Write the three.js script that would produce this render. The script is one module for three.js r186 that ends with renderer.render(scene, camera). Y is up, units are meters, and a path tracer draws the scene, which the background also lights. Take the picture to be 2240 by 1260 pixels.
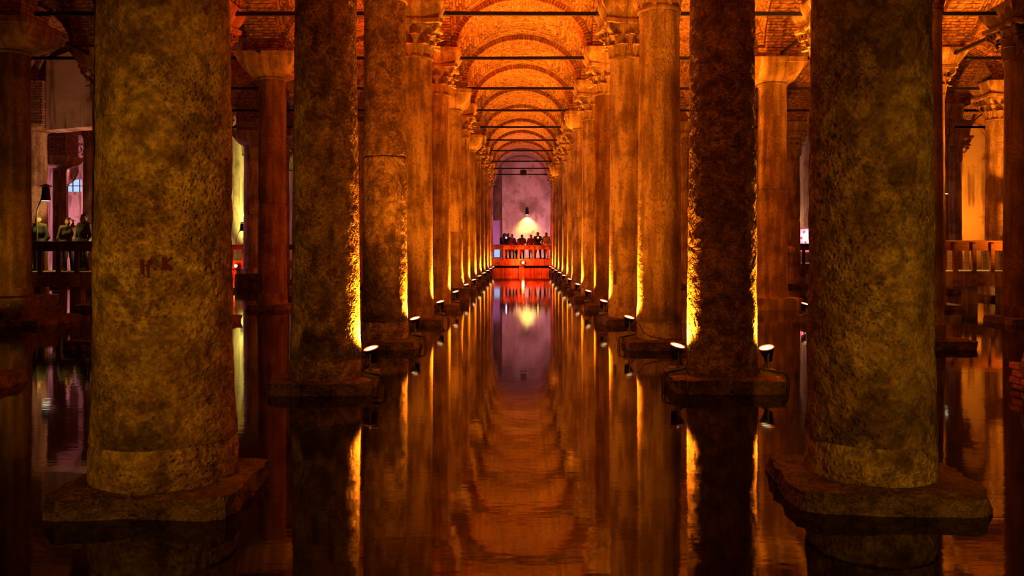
import * as THREE from 'three';
import { mergeGeometries, toCreasedNormals } from 'three/addons/utils/BufferGeometryUtils.js';
import { RoundedBoxGeometry } from 'three/addons/geometries/RoundedBoxGeometry.js';
import { MarchingCubes } from 'three/addons/objects/MarchingCubes.js';

// ---------------------------------------------------------------- camera, exposure, background
const scene = new THREE.Scene();
scene.background = new THREE.Color(0x000000);
const EYE = 1.72;                                  // lens above the water, metres
const camera = new THREE.PerspectiveCamera(38.22, 2240 / 1260, 0.05, 200);
camera.position.set(0, EYE, 0);
camera.lookAt(0, EYE, -10);
camera.setViewOffset(2240, 1260, -21, 87, 2240, 1260);   // shifted lens: the columns stay upright
const renderer = new THREE.WebGLRenderer({ antialias: true });
renderer.toneMapping = THREE.LinearToneMapping;
renderer.toneMappingExposure = 1.0;
renderer.shadowMap.enabled = true;

// light strengths (candela) and colours, all fixtures are built further down
const POWER = { flood: 215, unseenFrontFlood: 42, red: 420, wallSpot: 48, pink: 50, sideFlood: 330 };
const AMBER = new THREE.Color().setRGB(1.0, 0.25, 0.01);
const OLIVE = new THREE.Color().setRGB(1.0, 0.43, 0.012);
const RED = new THREE.Color().setRGB(1.0, 0.035, 0.004);
const PINK = new THREE.Color().setRGB(1.0, 0.33, 0.5);
const LIME = new THREE.Color().setRGB(0.95, 0.85, 0.16);
const ROSE = new THREE.Color().setRGB(1.0, 0.45, 0.2);
const WARM = new THREE.Color().setRGB(1.0, 0.68, 0.12);

// ---------------------------------------------------------------- helpers
let seedState = 7;
const rnd = () => { seedState = (seedState + 0x6d2b79f5) | 0; let t = Math.imul(seedState ^ (seedState >>> 15), 1 | seedState); t = (t + Math.imul(t ^ (t >>> 7), 61 | t)) ^ t; return ((t ^ (t >>> 14)) >>> 0) / 4294967296; };
const rr = (a, b) => a + (b - a) * rnd();
const clamp = (x, a = 0, b = 1) => Math.min(b, Math.max(a, x));
const smooth = (a, b, x) => { const t = clamp((x - a) / (b - a)); return t * t * (3 - 2 * t); };
const lerp = (a, b, t) => a + (b - a) * t;
const names = new Map();
function numbered(n) { const k = names.get(n) ?? 0; names.set(n, k + 1); return k ? n + '_' + String(k).padStart(3, '0') : n; }
function shade(o) { o.castShadow = true; o.receiveShadow = true; return o; }
function part(name, geometry, material, parent) { const m = shade(new THREE.Mesh(geometry, material)); m.name = name; parent.add(m); return m; }
function thing(name, label, category, p = [0, 0, 0], turn = 0, group) {
  const o = new THREE.Group(); o.name = numbered(name); o.position.set(...p); o.rotation.y = turn; scene.add(o);
  o.userData = { label, category, kind: 'thing' }; if (group) o.userData.group = group;
  return o;
}
function struct(name, geometry, material, p = [0, 0, 0]) {
  const o = geometry ? shade(new THREE.Mesh(geometry, material)) : new THREE.Group();
  o.name = numbered(name); o.position.set(...p); o.userData.kind = 'structure'; scene.add(o); return o;
}
const box = (w, h, d, x = 0, y = 0, z = 0) => new THREE.BoxGeometry(w, h, d).translate(x, y, z);
const rbox = (w, h, d, r, x = 0, y = 0, z = 0) => new RoundedBoxGeometry(w, h, d, 2, r).translate(x, y, z);
function tube(points, r, seg = 20, sides = 6) { return new THREE.TubeGeometry(new THREE.CatmullRomCurve3(points.map((p) => new THREE.Vector3(...p))), seg, r, sides); }
function boxUV(g, s = 1) {          // uv in metres from the dominant axis
  const p = g.attributes.position, n = g.attributes.normal, uv = new Float32Array(p.count * 2);
  for (let i = 0; i < p.count; i++) {
    const ax = Math.abs(n.getX(i)), ay = Math.abs(n.getY(i)), az = Math.abs(n.getZ(i));
    if (ay >= ax && ay >= az) { uv[2 * i] = p.getX(i) / s; uv[2 * i + 1] = p.getZ(i) / s; }
    else if (ax >= az) { uv[2 * i] = p.getZ(i) / s; uv[2 * i + 1] = p.getY(i) / s; }
    else { uv[2 * i] = p.getX(i) / s; uv[2 * i + 1] = p.getY(i) / s; }
  }
  g.setAttribute('uv', new THREE.BufferAttribute(uv, 2)); return g;
}
// tileable noise: lattice of period n
const hash = (x, y, s) => { let h = Math.imul(x, 374761393) + Math.imul(y, 668265263) + Math.imul(s, 2147483647 ^ 0x5bd1e995); h = Math.imul(h ^ (h >>> 13), 1274126177); return ((h ^ (h >>> 16)) >>> 0) / 4294967296; };
function vnoise(u, v, nx, ny, s) {
  const x = u * nx, y = v * ny, ix = Math.floor(x), iy = Math.floor(y); let fx = x - ix, fy = y - iy; fx = fx * fx * (3 - 2 * fx); fy = fy * fy * (3 - 2 * fy);
  const m = (a, n) => ((a % n) + n) % n, x0 = m(ix, nx), x1 = m(ix + 1, nx), y0 = m(iy, ny), y1 = m(iy + 1, ny);
  return lerp(lerp(hash(x0, y0, s), hash(x1, y0, s), fx), lerp(hash(x0, y1, s), hash(x1, y1, s), fx), fy);
}
function fbm(u, v, nx, ny, s, oct) { let a = 0.5, t = 0, w = 0; for (let i = 0; i < oct; i++) { t += a * vnoise(u, v, nx, ny, s + i); w += a; a *= 0.5; nx *= 2; ny *= 2; } return t / w; }
function worley(u, v, n, s) {       // distance to the nearest of jittered points, in cells
  const x = u * n, y = v * n, ix = Math.floor(x), iy = Math.floor(y); let best = 9;
  for (let j = -1; j <= 1; j++) for (let i = -1; i <= 1; i++) {
    const cx = ((ix + i) % n + n) % n, cy = ((iy + j) % n + n) % n, px = ix + i + hash(cx, cy, s), py = iy + j + hash(cx, cy, s + 1), d = (px - x) ** 2 + (py - y) ** 2;
    if (d < best) best = d;
  }
  return Math.sqrt(best);
}
function pits(u, v, n, s) {         // 1 at the bottom of scattered hollows of unequal size
  const x = u * n, y = v * n, ix = Math.floor(x), iy = Math.floor(y); let best = 0;
  for (let j = -1; j <= 1; j++) for (let i = -1; i <= 1; i++) {
    const cx = ((ix + i) % n + n) % n, cy = ((iy + j) % n + n) % n, k = hash(cx, cy, s + 2), r = 0.12 + 0.5 * k * k * k, px = ix + i + hash(cx, cy, s), py = iy + j + hash(cx, cy, s + 1), d = Math.hypot(px - x, (py - y) * (0.75 + 0.5 * hash(cx, cy, s + 3))) / r;
    if (1 - d > best) best = 1 - d;
  }
  return best;
}
function noise3(x, y, z) { const f = (a, b, s) => { const ia = Math.floor(a), ib = Math.floor(b); let fa = a - ia, fb = b - ib; fa = fa * fa * (3 - 2 * fa); fb = fb * fb * (3 - 2 * fb); return lerp(lerp(hash(ia, ib, s), hash(ia + 1, ib, s), fa), lerp(hash(ia, ib + 1, s), hash(ia + 1, ib + 1, s), fa), fb); };
  const iz = Math.floor(z); let fz = z - iz; fz = fz * fz * (3 - 2 * fz); return lerp(f(x, y, iz + 91), f(x, y, iz + 92), fz); }
function dataTex(w, h, fn, srgb) {
  const d = new Uint8Array(w * h * 4);
  for (let y = 0; y < h; y++) for (let x = 0; x < w; x++) { const c = fn((x + 0.5) / w, (y + 0.5) / h), o = (y * w + x) * 4; d[o] = clamp(c[0]) * 255; d[o + 1] = clamp(c[1]) * 255; d[o + 2] = clamp(c[2]) * 255; d[o + 3] = 255; }
  const t = new THREE.DataTexture(d, w, h); t.wrapS = t.wrapT = THREE.RepeatWrapping; t.magFilter = t.minFilter = THREE.LinearFilter; if (srgb) t.colorSpace = THREE.SRGBColorSpace; t.needsUpdate = true; return t;
}
const mix3 = (a, b, t) => [lerp(a[0], b[0], t), lerp(a[1], b[1], t), lerp(a[2], b[2], t)];

// ---------------------------------------------------------------- textures (what the surfaces are made of)
const T = {};
const hollow = (u, v) => { const wu = u + 0.012 * (fbm(u, v, 20, 20, 401, 3) - 0.5), wv = v + 0.012 * (fbm(u, v, 20, 20, 407, 3) - 0.5), m = smooth(0.36, 0.62, fbm(u, v, 8, 8, 41, 4)); return Math.max(pits(wu, wv, 44, 5) * (0.4 + 0.6 * m), 0.8 * pits(wu, wv, 96, 15) * (0.25 + 0.75 * m)); };
const crag = (u, v) => { const r = (n, sd) => 1 - Math.abs(2 * fbm(u, v, n, n, sd, 3) - 1); return 0.6 * r(12, 501) + 0.4 * r(30, 511); };
const cached = (f) => { const a = new Float32Array(1024 * 1024).fill(-9); return (u, v) => { const i = Math.floor(v * 1024) * 1024 + Math.floor(u * 1024); return a[i] > -8 ? a[i] : (a[i] = f(u, v)); }; }, hollowAt = cached(hollow), cragAt = cached(crag);
T.pitted = dataTex(1024, 1024, (u, v) => {
  const low = fbm(u, v, 5, 5, 11, 4), mid = fbm(u, v, 18, 18, 21, 4), fine = fbm(u, v, 90, 90, 31, 2), grit = fbm(u, v, 190, 190, 37, 2), h = hollowAt(u, v), g = cragAt(u, v);
  let c = mix3([0.74, 0.65, 0.53], [0.56, 0.45, 0.34], smooth(0.3, 0.7, low * 0.45 + mid * 0.55));
  c = mix3(c, [0.34, 0.25, 0.18], 0.6 * smooth(0.5, 0.68, fbm(u, v, 26, 20, 51, 4) * 0.7 + low * 0.3)); c = mix3(c, [0.3, 0.21, 0.15], 0.35 * smooth(0.72, 0.95, g)); c = mix3(c, [0.25, 0.17, 0.12], 0.2 * smooth(0, 0.6, h));
  return c.map((x) => x * (0.62 + 0.36 * fine + 0.4 * grit));
}, true);
T.pittedBump = dataTex(1024, 1024, (u, v) => {
  const b = 0.62 + 0.62 * (fbm(u, v, 34, 34, 61, 5) - 0.5) + 0.5 * (fbm(u, v, 11, 11, 71, 3) - 0.5) + 0.22 * (fbm(u, v, 150, 150, 77, 2) - 0.5) - 0.14 * smooth(0.6, 1, cragAt(u, v)) - 0.3 * smooth(0, 0.9, hollowAt(u, v));
  return [b, b, b];
});
T.streak = dataTex(1024, 1024, (u, v) => {
  const s = fbm(u, v, 26, 3, 13, 4), low = fbm(u, v, 4, 5, 15, 4), fine = fbm(u, v, 120, 80, 17, 2), spot = smooth(0.6, 0.74, fbm(u, v, 60, 50, 19, 3));
  let c = mix3([0.8, 0.71, 0.58], [0.55, 0.44, 0.33], smooth(0.35, 0.7, s * 0.6 + low * 0.4));
  c = mix3(c, [0.4, 0.3, 0.22], 0.4 * smooth(0.55, 0.75, low)); c = mix3(c, [0.32, 0.24, 0.18], 0.3 * spot);
  return c.map((x) => x * (0.88 + 0.24 * fine));
}, true);
T.streakBump = dataTex(1024, 1024, (u, v) => { const b = 0.5 + 0.5 * (fbm(u, v, 30, 14, 23, 4) - 0.5) + 0.4 * (fbm(u, v, 130, 110, 29, 2) - 0.5); return [b, b, b]; });
T.plaster = dataTex(1024, 1024, (u, v) => {
  const low = fbm(u, v, 4, 3, 33, 5), st = fbm(u, v, 22, 2, 35, 4), mid = fbm(u, v, 16, 16, 37, 4);
  let c = mix3([0.82, 0.76, 0.68], [0.6, 0.51, 0.43], smooth(0.35, 0.68, low)); c = mix3(c, [0.4, 0.31, 0.25], 0.6 * smooth(0.5, 0.72, st)); c = mix3(c, [0.36, 0.28, 0.23], 0.6 * smooth(0.58, 0.74, mid * 0.6 + low * 0.4));
  return c;
}, true);
T.endWall = dataTex(1024, 1024, (u, v) => { const low = fbm(u, v, 5, 4, 133, 5), mid = fbm(u, v, 22, 18, 137, 5), st = fbm(u, v, 18, 5, 139, 4); let c = mix3([0.82, 0.76, 0.7], [0.66, 0.57, 0.5], smooth(0.35, 0.68, low)); c = mix3(c, [0.5, 0.4, 0.34], 0.5 * smooth(0.55, 0.75, mid * 0.6 + st * 0.4)); return c; }, true);
T.plasterBump = dataTex(512, 512, (u, v) => { const b = fbm(u, v, 12, 12, 39, 6); return [b, b, b]; });
T.mortar = dataTex(512, 512, (u, v) => { const m = fbm(u, v, 10, 10, 43, 5), f = fbm(u, v, 60, 60, 47, 2); return mix3([0.8, 0.7, 0.57], [0.5, 0.4, 0.3], smooth(0.3, 0.72, m)).map((x) => x * (0.85 + 0.3 * f)); }, true);
T.mortarBump = dataTex(512, 512, (u, v) => { const b = 0.6 * fbm(u, v, 20, 20, 53, 4) + 0.4 * fbm(u, v, 90, 90, 57, 2); return [b, b, b]; });
{ // distant vaults, 1.44 m square: 16 courses of thin dark bricks in thick pale mortar
  const brickAt = (u, v) => { const row = Math.floor(v * 16), fv = v * 16 - row, x = u * 4 + (row % 2) * 0.5 + 0.2 * hash(row, 3, 9), col = Math.floor(x), fu = x - col, j = (fbm(u, v, 40, 40, 63, 3) - 0.5) * 0.5;
    return [smooth(0.08, 0.16, fv + j * 0.3) * smooth(0.94, 0.86, fv + j * 0.3) * smooth(0.02, 0.06, fu) * smooth(0.96, 0.92, fu), hash(((col % 4) + 4) % 4, row, 5)]; };
  T.courses = dataTex(1024, 1024, (u, v) => { const [b, h] = brickAt(u, v), m = fbm(u, v, 14, 14, 67, 4); return mix3([0.42, 0.33, 0.26], mix3(mix3([0.78, 0.62, 0.5], [0.6, 0.45, 0.35], h), [0.5, 0.38, 0.3], 0.4 * m), b); }, true);
  T.coursesBump = dataTex(1024, 1024, (u, v) => { const [b] = brickAt(u, v), m = 0.35 + 0.4 * b + 0.25 * fbm(u, v, 50, 50, 69, 3); return [m, m, m]; });
}
T.ripple = dataTex(512, 512, (u, v) => { const b = 0.6 * fbm(u, v, 6, 14, 73, 3) + 0.4 * fbm(u, v, 18, 40, 75, 2); return [b, b, b]; });
T.wood = dataTex(256, 256, (u, v) => { const g = fbm(u, v, 3, 40, 81, 4); return mix3([0.5, 0.36, 0.26], [0.3, 0.2, 0.14], g); }, true);

const std = (o) => new THREE.MeshStandardMaterial({ roughness: 0.9, ...o });
const tinted = (r, g, b) => new THREE.Color().setRGB(r, g, b);
const M = {
  pitted: std({ name: 'pitted marble', map: T.pitted, bumpMap: T.pittedBump, bumpScale: 0.045, vertexColors: true }),
  pittedDark: std({ name: 'dark pitted marble', map: T.pitted, bumpMap: T.pittedBump, bumpScale: 0.04, vertexColors: true, color: tinted(0.68, 0.58, 0.5) }),
  streak: std({ name: 'streaked marble', map: T.streak, bumpMap: T.streakBump, bumpScale: 0.022 }),
  streakNear: std({ name: 'fine streaked marble', map: T.streak, bumpMap: T.streakBump, bumpScale: 0.03, vertexColors: true }),
  streakDark: std({ name: 'brown streaked marble', map: T.streak, bumpMap: T.streakBump, bumpScale: 0.022, color: tinted(0.6, 0.46, 0.38) }),
  streakBlack: std({ name: 'very dark streaked marble', map: T.streak, bumpMap: T.streakBump, bumpScale: 0.022, color: tinted(0.3, 0.22, 0.18) }),  // streaked marble under a much darker tint
  carved: std({ name: 'carved capital marble', map: T.streak, bumpMap: T.streakBump, bumpScale: 0.012, color: tinted(1, 0.95, 0.88) }),
  slab: std({ name: 'wet plinth stone', map: T.pitted, bumpMap: T.pittedBump, bumpScale: 0.05, roughness: 0.7, color: tinted(0.36, 0.3, 0.26) }),
  plaster: std({ name: 'stained plaster', map: T.plaster, bumpMap: T.plasterBump, bumpScale: 0.02 }),
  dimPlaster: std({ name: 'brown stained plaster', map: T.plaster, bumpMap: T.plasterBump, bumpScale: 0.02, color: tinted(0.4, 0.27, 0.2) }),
  endWall: std({ name: 'pale end wall plaster', map: T.endWall, bumpMap: T.plasterBump, bumpScale: 0.012 }),
  mortar: std({ name: 'dark recessed mortar', color: tinted(0.5, 0.42, 0.36), map: T.mortar, bumpMap: T.mortarBump, bumpScale: 0.015 }),
  courses: std({ name: 'distant brickwork', map: T.courses, bumpMap: T.coursesBump, bumpScale: 0.02 }),
  bricks: std({ name: 'thin fired bricks', map: T.mortar, bumpMap: T.mortarBump, bumpScale: 0.006, vertexColors: true }),
  iron: std({ name: 'black iron', color: 0x14100d, roughness: 0.55, metalness: 0.3 }),
  steel: std({ name: 'grey painted steel', color: 0x6d675e, roughness: 0.5, metalness: 0.3 }),
  transformer: std({ name: 'grey transformer box', color: 0x8d857a, roughness: 0.6 }),
  cable: std({ name: 'rubber cable', color: 0x1d1713, roughness: 0.6 }),
  wood: std({ name: 'dark stained timber', map: T.wood, roughness: 0.7, color: tinted(0.55, 0.45, 0.4) }),
  woodLit: std({ name: 'timber with lit look in its tint', map: T.wood, roughness: 0.7, color: tinted(1.5, 1.1, 0.95) }),  // brighter copy of the timber, amber light put into its colour
  concrete: std({ name: 'concrete', map: T.plaster, bumpMap: T.plasterBump, bumpScale: 0.01, color: tinted(0.7, 0.66, 0.6) }),
  bed: std({ name: 'cistern bed', map: T.plaster, color: tinted(0.3, 0.26, 0.22) }),
  water: new THREE.MeshPhysicalMaterial({ name: 'still dark water', color: tinted(0.006, 0.003, 0.002), roughness: 0.045, ior: 1.48, bumpMap: T.ripple, bumpScale: 0.0006 }),
};
const BRICK = [[0.5, 0.29, 0.2], [0.42, 0.23, 0.16], [0.58, 0.36, 0.25], [0.36, 0.2, 0.14]].map((c) => std({ name: 'fired brick', map: T.mortar, color: tinted(...c.map((x) => x * 2.0)) }));
const glow = (name, color, k) => new THREE.MeshStandardMaterial({ name, color: 0x111111, emissive: color, emissiveIntensity: k, roughness: 0.4 });
M.lens = glow('glowing flood lens', tinted(1, 0.72, 0.3), 5);
M.paintedGlowRim = std({ name: 'rim with painted orange glow', color: tinted(0.9, 0.4, 0.12), roughness: 0.5 });  // orange glow around the lens, painted into the rim colour
M.redLens = glow('glowing red lens', tinted(1, 0.1, 0.03), 12);
M.lanternGlow = glow('glowing lantern bulb', tinted(1, 0.8, 0.5), 6);
M.pinkGlow = glow('glowing pink tube', tinted(1, 0.35, 0.5), 2);

// boxes collected into one geometry
class Batch {
  constructor() { this.p = []; this.n = []; this.uv = []; this.c = []; this.i = []; }
  box(o, ax, ay, az, hx, hy, hz, col) {
    const F = [[ax, ay, az, hx, hy, hz], [ax, az, ay, hx, hz, hy], [ay, az, ax, hy, hz, hx]], u0 = rnd(), v0 = rnd();
    for (const [a, b, n, ha, hb, hn] of F) for (const s of [1, -1]) {
      const k = this.p.length / 3, cr = [a[1] * b[2] - a[2] * b[1], a[2] * b[0] - a[0] * b[2], a[0] * b[1] - a[1] * b[0]], flip = (cr[0] * n[0] + cr[1] * n[1] + cr[2] * n[2]) * s < 0;
      for (const [sa, sb] of [[-1, -1], [1, -1], [1, 1], [-1, 1]]) {
        for (let d = 0; d < 3; d++) { this.p.push(o[d] + a[d] * ha * sa + b[d] * hb * sb + n[d] * hn * s); }
        this.n.push(n[0] * s, n[1] * s, n[2] * s); this.uv.push(u0 + ha * sa * 1.2, v0 + hb * sb * 1.2); this.c.push(...col);
      }
      this.i.push(...(flip ? [k, k + 2, k + 1, k, k + 3, k + 2] : [k, k + 1, k + 2, k, k + 2, k + 3]));
    }
  }
  build() {
    const g = new THREE.BufferGeometry();
    g.setAttribute('position', new THREE.Float32BufferAttribute(this.p, 3)); g.setAttribute('normal', new THREE.Float32BufferAttribute(this.n, 3));
    g.setAttribute('uv', new THREE.Float32BufferAttribute(this.uv, 2)); g.setAttribute('color', new THREE.Float32BufferAttribute(this.c, 3)); g.setIndex(this.i); return g;
  }
}
const brickTone = () => { const k = rr(0.7, 1.1), w = rr(-0.04, 0.04); return [0.84 * k + w, 0.58 * k, 0.42 * k]; };

// ---------------------------------------------------------------- the grid of the cistern
const DX = 4.8, DZ = 4.48, rowX = (i) => (i - 0.5) * DX;            // row i stands between bays i-1 and i
const lineZ = (k) => -(5.7 + DZ * (k - 1));                        // cross line k
const XW = 26.4, ZBACK = -lineZ(-1), SPRING = 7.28, CEIL = 9.35;
const A = 1.83, B = 1.4, AL = DZ / 2 - 0.55, DEEP = 0.84;            // arch half span, rise; half span along the rows; depth

// the setting: floor under the water, water, walls, ceiling
struct('floor', boxUV(box(54, 0.4, 75, 0, -1.5, -30.4), 4), M.bed);
{ const g = new THREE.PlaneGeometry(52.8, 72).rotateX(-Math.PI / 2); const uv = g.attributes.uv; for (let i = 0; i < uv.count; i++) uv.setXY(i, uv.getX(i) * 26, uv.getY(i) * 36);
  const w = struct('water', g, M.water, [0, 0, -30.4]); w.userData.label = 'still dark reflecting water covering the cistern floor'; }
struct('ceiling', boxUV(box(54, 0.4, 75, 0, CEIL + 0.2, -30.4), 3), M.mortar);  // unseen slab over the vaults, keeps light from leaking
const ZEND = 64;
const wall = (n, w, h, d, x, y, z, m = M.plaster) => struct(n, boxUV(box(w, h, d, x, y, z), 5), m);
wall('wall_left', 0.6, 11.2, 55, -XW - 0.3, 4, -20);
wall('wall_right', 0.6, 11.2, 55, XW + 0.3, 4, -20);
wall('wall_back', 54, 11.2, 0.6, 0, 4, 4.2);
{ // the far wall: a lit bay flanked by a deeper recess
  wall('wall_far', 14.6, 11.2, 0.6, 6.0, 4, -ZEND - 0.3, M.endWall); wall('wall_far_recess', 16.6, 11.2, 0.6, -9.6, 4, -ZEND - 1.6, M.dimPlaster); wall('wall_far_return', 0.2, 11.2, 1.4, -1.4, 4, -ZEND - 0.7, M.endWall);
  wall('wall_far_corner', 5, 11.2, 0.6, 15, 4, -ZEND - 0.3);
}
const ZB = -lineZ(10);                                             // the side blocks begin here
{ // left block with a barred lunette window
  const s = new THREE.Shape([new THREE.Vector2(-XW, -1.6), new THREE.Vector2(-16.8, -1.6), new THREE.Vector2(-16.8, 9.4), new THREE.Vector2(-XW, 9.4)]);
  const hole = new THREE.Path(); hole.moveTo(-25.35, 4.85); hole.lineTo(-23.85, 4.85); hole.absellipse(-24.6, 4.85, 0.75, 0.72, 0, Math.PI, false); s.holes.push(hole);
  struct('wall_block_left', boxUV(new THREE.ExtrudeGeometry(s, { depth: 0.5, bevelEnabled: false }), 5), M.plaster, [0, 0, -ZB - 0.5]);
  wall('wall_return_left', 0.5, 11.2, ZEND - ZB, -16.8 - 0.25, 4, -(ZB + ZEND) / 2 - 0.25);
  wall('wall_block_right', XW - 16.8, 11.2, 0.5, (XW + 16.8) / 2, 4, -ZB - 0.25);
  wall('wall_return_right', 0.5, 11.2, ZEND - ZB, 16.8 + 0.25, 4, -(ZB + ZEND) / 2 - 0.25);
}

// ---------------------------------------------------------------- arches and vaults
function archShape(half, a) {
  const s = new THREE.Shape(); s.moveTo(-half, SPRING); s.lineTo(-a, SPRING);
  for (let i = 1; i < 40; i++) { const t = Math.PI * (1 - i / 40); s.lineTo(a * Math.cos(t), SPRING + B * Math.sin(t)); }
  s.lineTo(a, SPRING); s.lineTo(half, SPRING); s.lineTo(half, CEIL); s.lineTo(-half, CEIL); return s;
}
function archBody(half, a) { return boxUV(new THREE.ExtrudeGeometry(archShape(half, a), { depth: DEEP, bevelEnabled: false, curveSegments: 1 }).translate(0, 0, -DEEP / 2), 1.5); }
function archCourses(a) {                                            // where every ring brick sits: [centre, tangent, radial, half depth, z]
  const list = [], n = Math.round(5.1 / 0.084); let pts = [], L = 0;
  for (let i = 0; i <= 400; i++) { const t = Math.PI * i / 400; pts.push([a * Math.cos(t), B * Math.sin(t)]); }
  const len = [0]; for (let i = 1; i <= 400; i++) { L += Math.hypot(pts[i][0] - pts[i - 1][0], pts[i][1] - pts[i - 1][1]); len.push(L); }
  for (let c = 0; c < n; c++) {
    const want = L * (c + 0.5) / n; let i = 1; while (len[i] < want) i++;
    const [x, y] = pts[i], tx = pts[i][0] - pts[i - 1][0], ty = pts[i][1] - pts[i - 1][1], l = Math.hypot(tx, ty), tan = [tx / l, ty / l, 0], rad = [ty / l, -tx / l, 0];
    const cuts = c % 2 ? [-0.42, 0.0, 0.42] : [-0.42, -0.21, 0.21, 0.42];
    for (let q = 0; q + 1 < cuts.length; q++) list.push({ x, y: y + SPRING, tan, rad, z: (cuts[q] + cuts[q + 1]) / 2, hz: (cuts[q + 1] - cuts[q]) / 2 - 0.012, end: q === 0 ? -1 : q + 2 === cuts.length ? 1 : 0 });
  }
  return list;
}
function archBricks(a) {
  const b = new Batch();
  for (const k of archCourses(a)) { const h = 0.15 + rr(-0.015, 0.015), out = rr(0.012, 0.03), z = k.z + k.end * 0.025; b.box([k.x + k.rad[0] * (h - out), k.y + k.rad[1] * (h - out), z], k.tan, k.rad, [0, 0, 1], 0.032 * rr(0.86, 1.08), h, k.hz, brickTone()); }
  return b.build();
}
const VX = DX / 2 - 0.42, VZ = DZ / 2 - 0.42, VH = 1.57;            // vault cell half sizes and rise
const vaultY = (x, z) => SPRING + VH * Math.sqrt(Math.max(0, 1 - Math.min(Math.abs(x) / VX, Math.abs(z) / VZ) ** 2));
const vaultGeo = (() => {
  const N = 24, p = [], uv = [], idx = [], at = (j) => Math.sin((j / N) * Math.PI / 2), side = (s) => { // one web of the groin: x runs along the arc, z towards the wall arch
    for (const dir of [1, -1]) {
      const base = p.length / 3, w = s ? VZ : VX, d = s ? VX : VZ;
      for (let j = 0; j <= N; j++) for (let i = -N; i <= N; i++) {
        const tz = 1 - (1 - at(j)) , ty = Math.sign(i) * at(Math.abs(i)) * tz, X = ty * w, Z = tz * d * dir;
        const y = SPRING + VH * Math.sqrt(Math.max(0, 1 - ty * ty)); p.push(...(s ? [Z, y, X] : [X, y, Z])); uv.push(Math.asin(clamp(ty, -1, 1)) * w / 1.44, Z / 1.44);
      }
      for (let j = 0; j < N; j++) for (let i = 0; i < 2 * N; i++) { const q = base + j * (2 * N + 1) + i, f = (dir > 0) !== !!s; const t = [q, q + 1, q + 2 * N + 2, q, q + 2 * N + 2, q + 2 * N + 1]; idx.push(...(f ? t : [t[0], t[2], t[1], t[3], t[5], t[4]])); }
    }
  };
  side(0); side(1);
  const g = new THREE.BufferGeometry(); g.setAttribute('position', new THREE.Float32BufferAttribute(p, 3)); g.setAttribute('uv', new THREE.Float32BufferAttribute(uv, 2)); g.setIndex(idx); g.computeVertexNormals(); return g;
})();
function vaultBricks() {                                             // pitched brick: courses are arcs parallel to the wall arches, meeting at the groins
  const b = new Batch(), pitch = 0.086;
  for (const s of [0, 1]) for (const dir of [1, -1]) {
    const w = s ? VZ : VX, d = s ? VX : VZ;
    for (let z = d - 0.05; z > 0.06; z -= pitch) {
      const t1 = Math.asin(Math.min(0.995, z / d)), arc = t1 * (w + VH) / 2, n = Math.max(1, Math.round(2 * arc / 0.42)), off = rnd();
      for (let q = -1; q <= n; q++) {
        let a0 = (q + off) / n * 2 - 1, a1 = (q + 1 + off) / n * 2 - 1; a0 = Math.max(a0, -1); a1 = Math.min(a1, 1); if (a1 - a0 < 0.06 / Math.max(arc, 0.1)) continue;
        const th = (a0 + a1) / 2 * t1, x = w * Math.sin(th), y = SPRING + VH * Math.cos(th); let tx = w * Math.cos(th), ty = -VH * Math.sin(th); const l = Math.hypot(tx, ty); tx /= l; ty /= l;
        const half = Math.max(0.02, (a1 - a0) / 2 * t1 * l - 0.014), nx = ty, ny = -tx, out = rr(0.012, 0.028) - 0.03;
        const P = [x + nx * out, y + ny * out], t = s ? [0, ty, tx] : [tx, ty, 0], nn = s ? [0, ny, nx] : [nx, ny, 0], ss = s ? [1, 0, 0] : [0, 0, 1];
        b.box(s ? [z * dir, P[1], P[0]] : [P[0], P[1], z * dir], t, nn, ss, half, 0.03, 0.033 * rr(0.86, 1.08), brickTone());
      }
    }
  }
  return b.build();
}
const G = { bodyT: archBody(DX / 2, A), bodyL: archBody(DZ / 2, AL), bricksT: archBricks(A), bricksL: archBricks(AL), vault: vaultBricks() };
G.bodyL.rotateY(Math.PI / 2); G.bricksL.rotateY(Math.PI / 2);
const inBlock = (i, k) => Math.abs(i) >= 4 && k >= 10;
const detailCell = (i, k) => { const a = Math.abs(i); return a === 0 ? k >= 3 && k <= 9 : a === 1 ? k >= 3 && k <= 6 : a === 2 ? k >= 3 && k <= 7 : a === 3 ? k >= 4 && k <= 7 : false; };
const detailCross = (i, k) => { const a = Math.abs(i); return a === 0 ? k >= 4 && k <= 12 : a <= 2 ? k >= 4 && k <= 7 : a === 3 ? k >= 5 && k <= 7 : false; };
const detailSide = (r, k) => { const a = Math.abs(r - 0.5); return a === 0.5 ? k >= 3 && k <= 9 : a <= 2.5 ? k >= 3 && k <= 7 : a === 3.5 ? k >= 5 && k <= 7 : false; };
const plain = [];
const voussoir = new THREE.BoxGeometry(0.063, 0.3, 1), courseList = archCourses(A);
for (let i = -5; i <= 5; i++) for (let k = -1; k <= 13; k++) {
  if (inBlock(i, k)) continue;
  const x = i * DX, z = lineZ(k) - DZ / 2;
  if (detailCell(i, k)) { const v = struct('brick_vault', vaultGeo, M.mortar, [x, 0, z]); part('bricks', G.vault, M.bricks, v).userData.kind = 'stuff'; }
  else plain.push(vaultGeo.clone().translate(x, 0, z));
}
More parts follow.
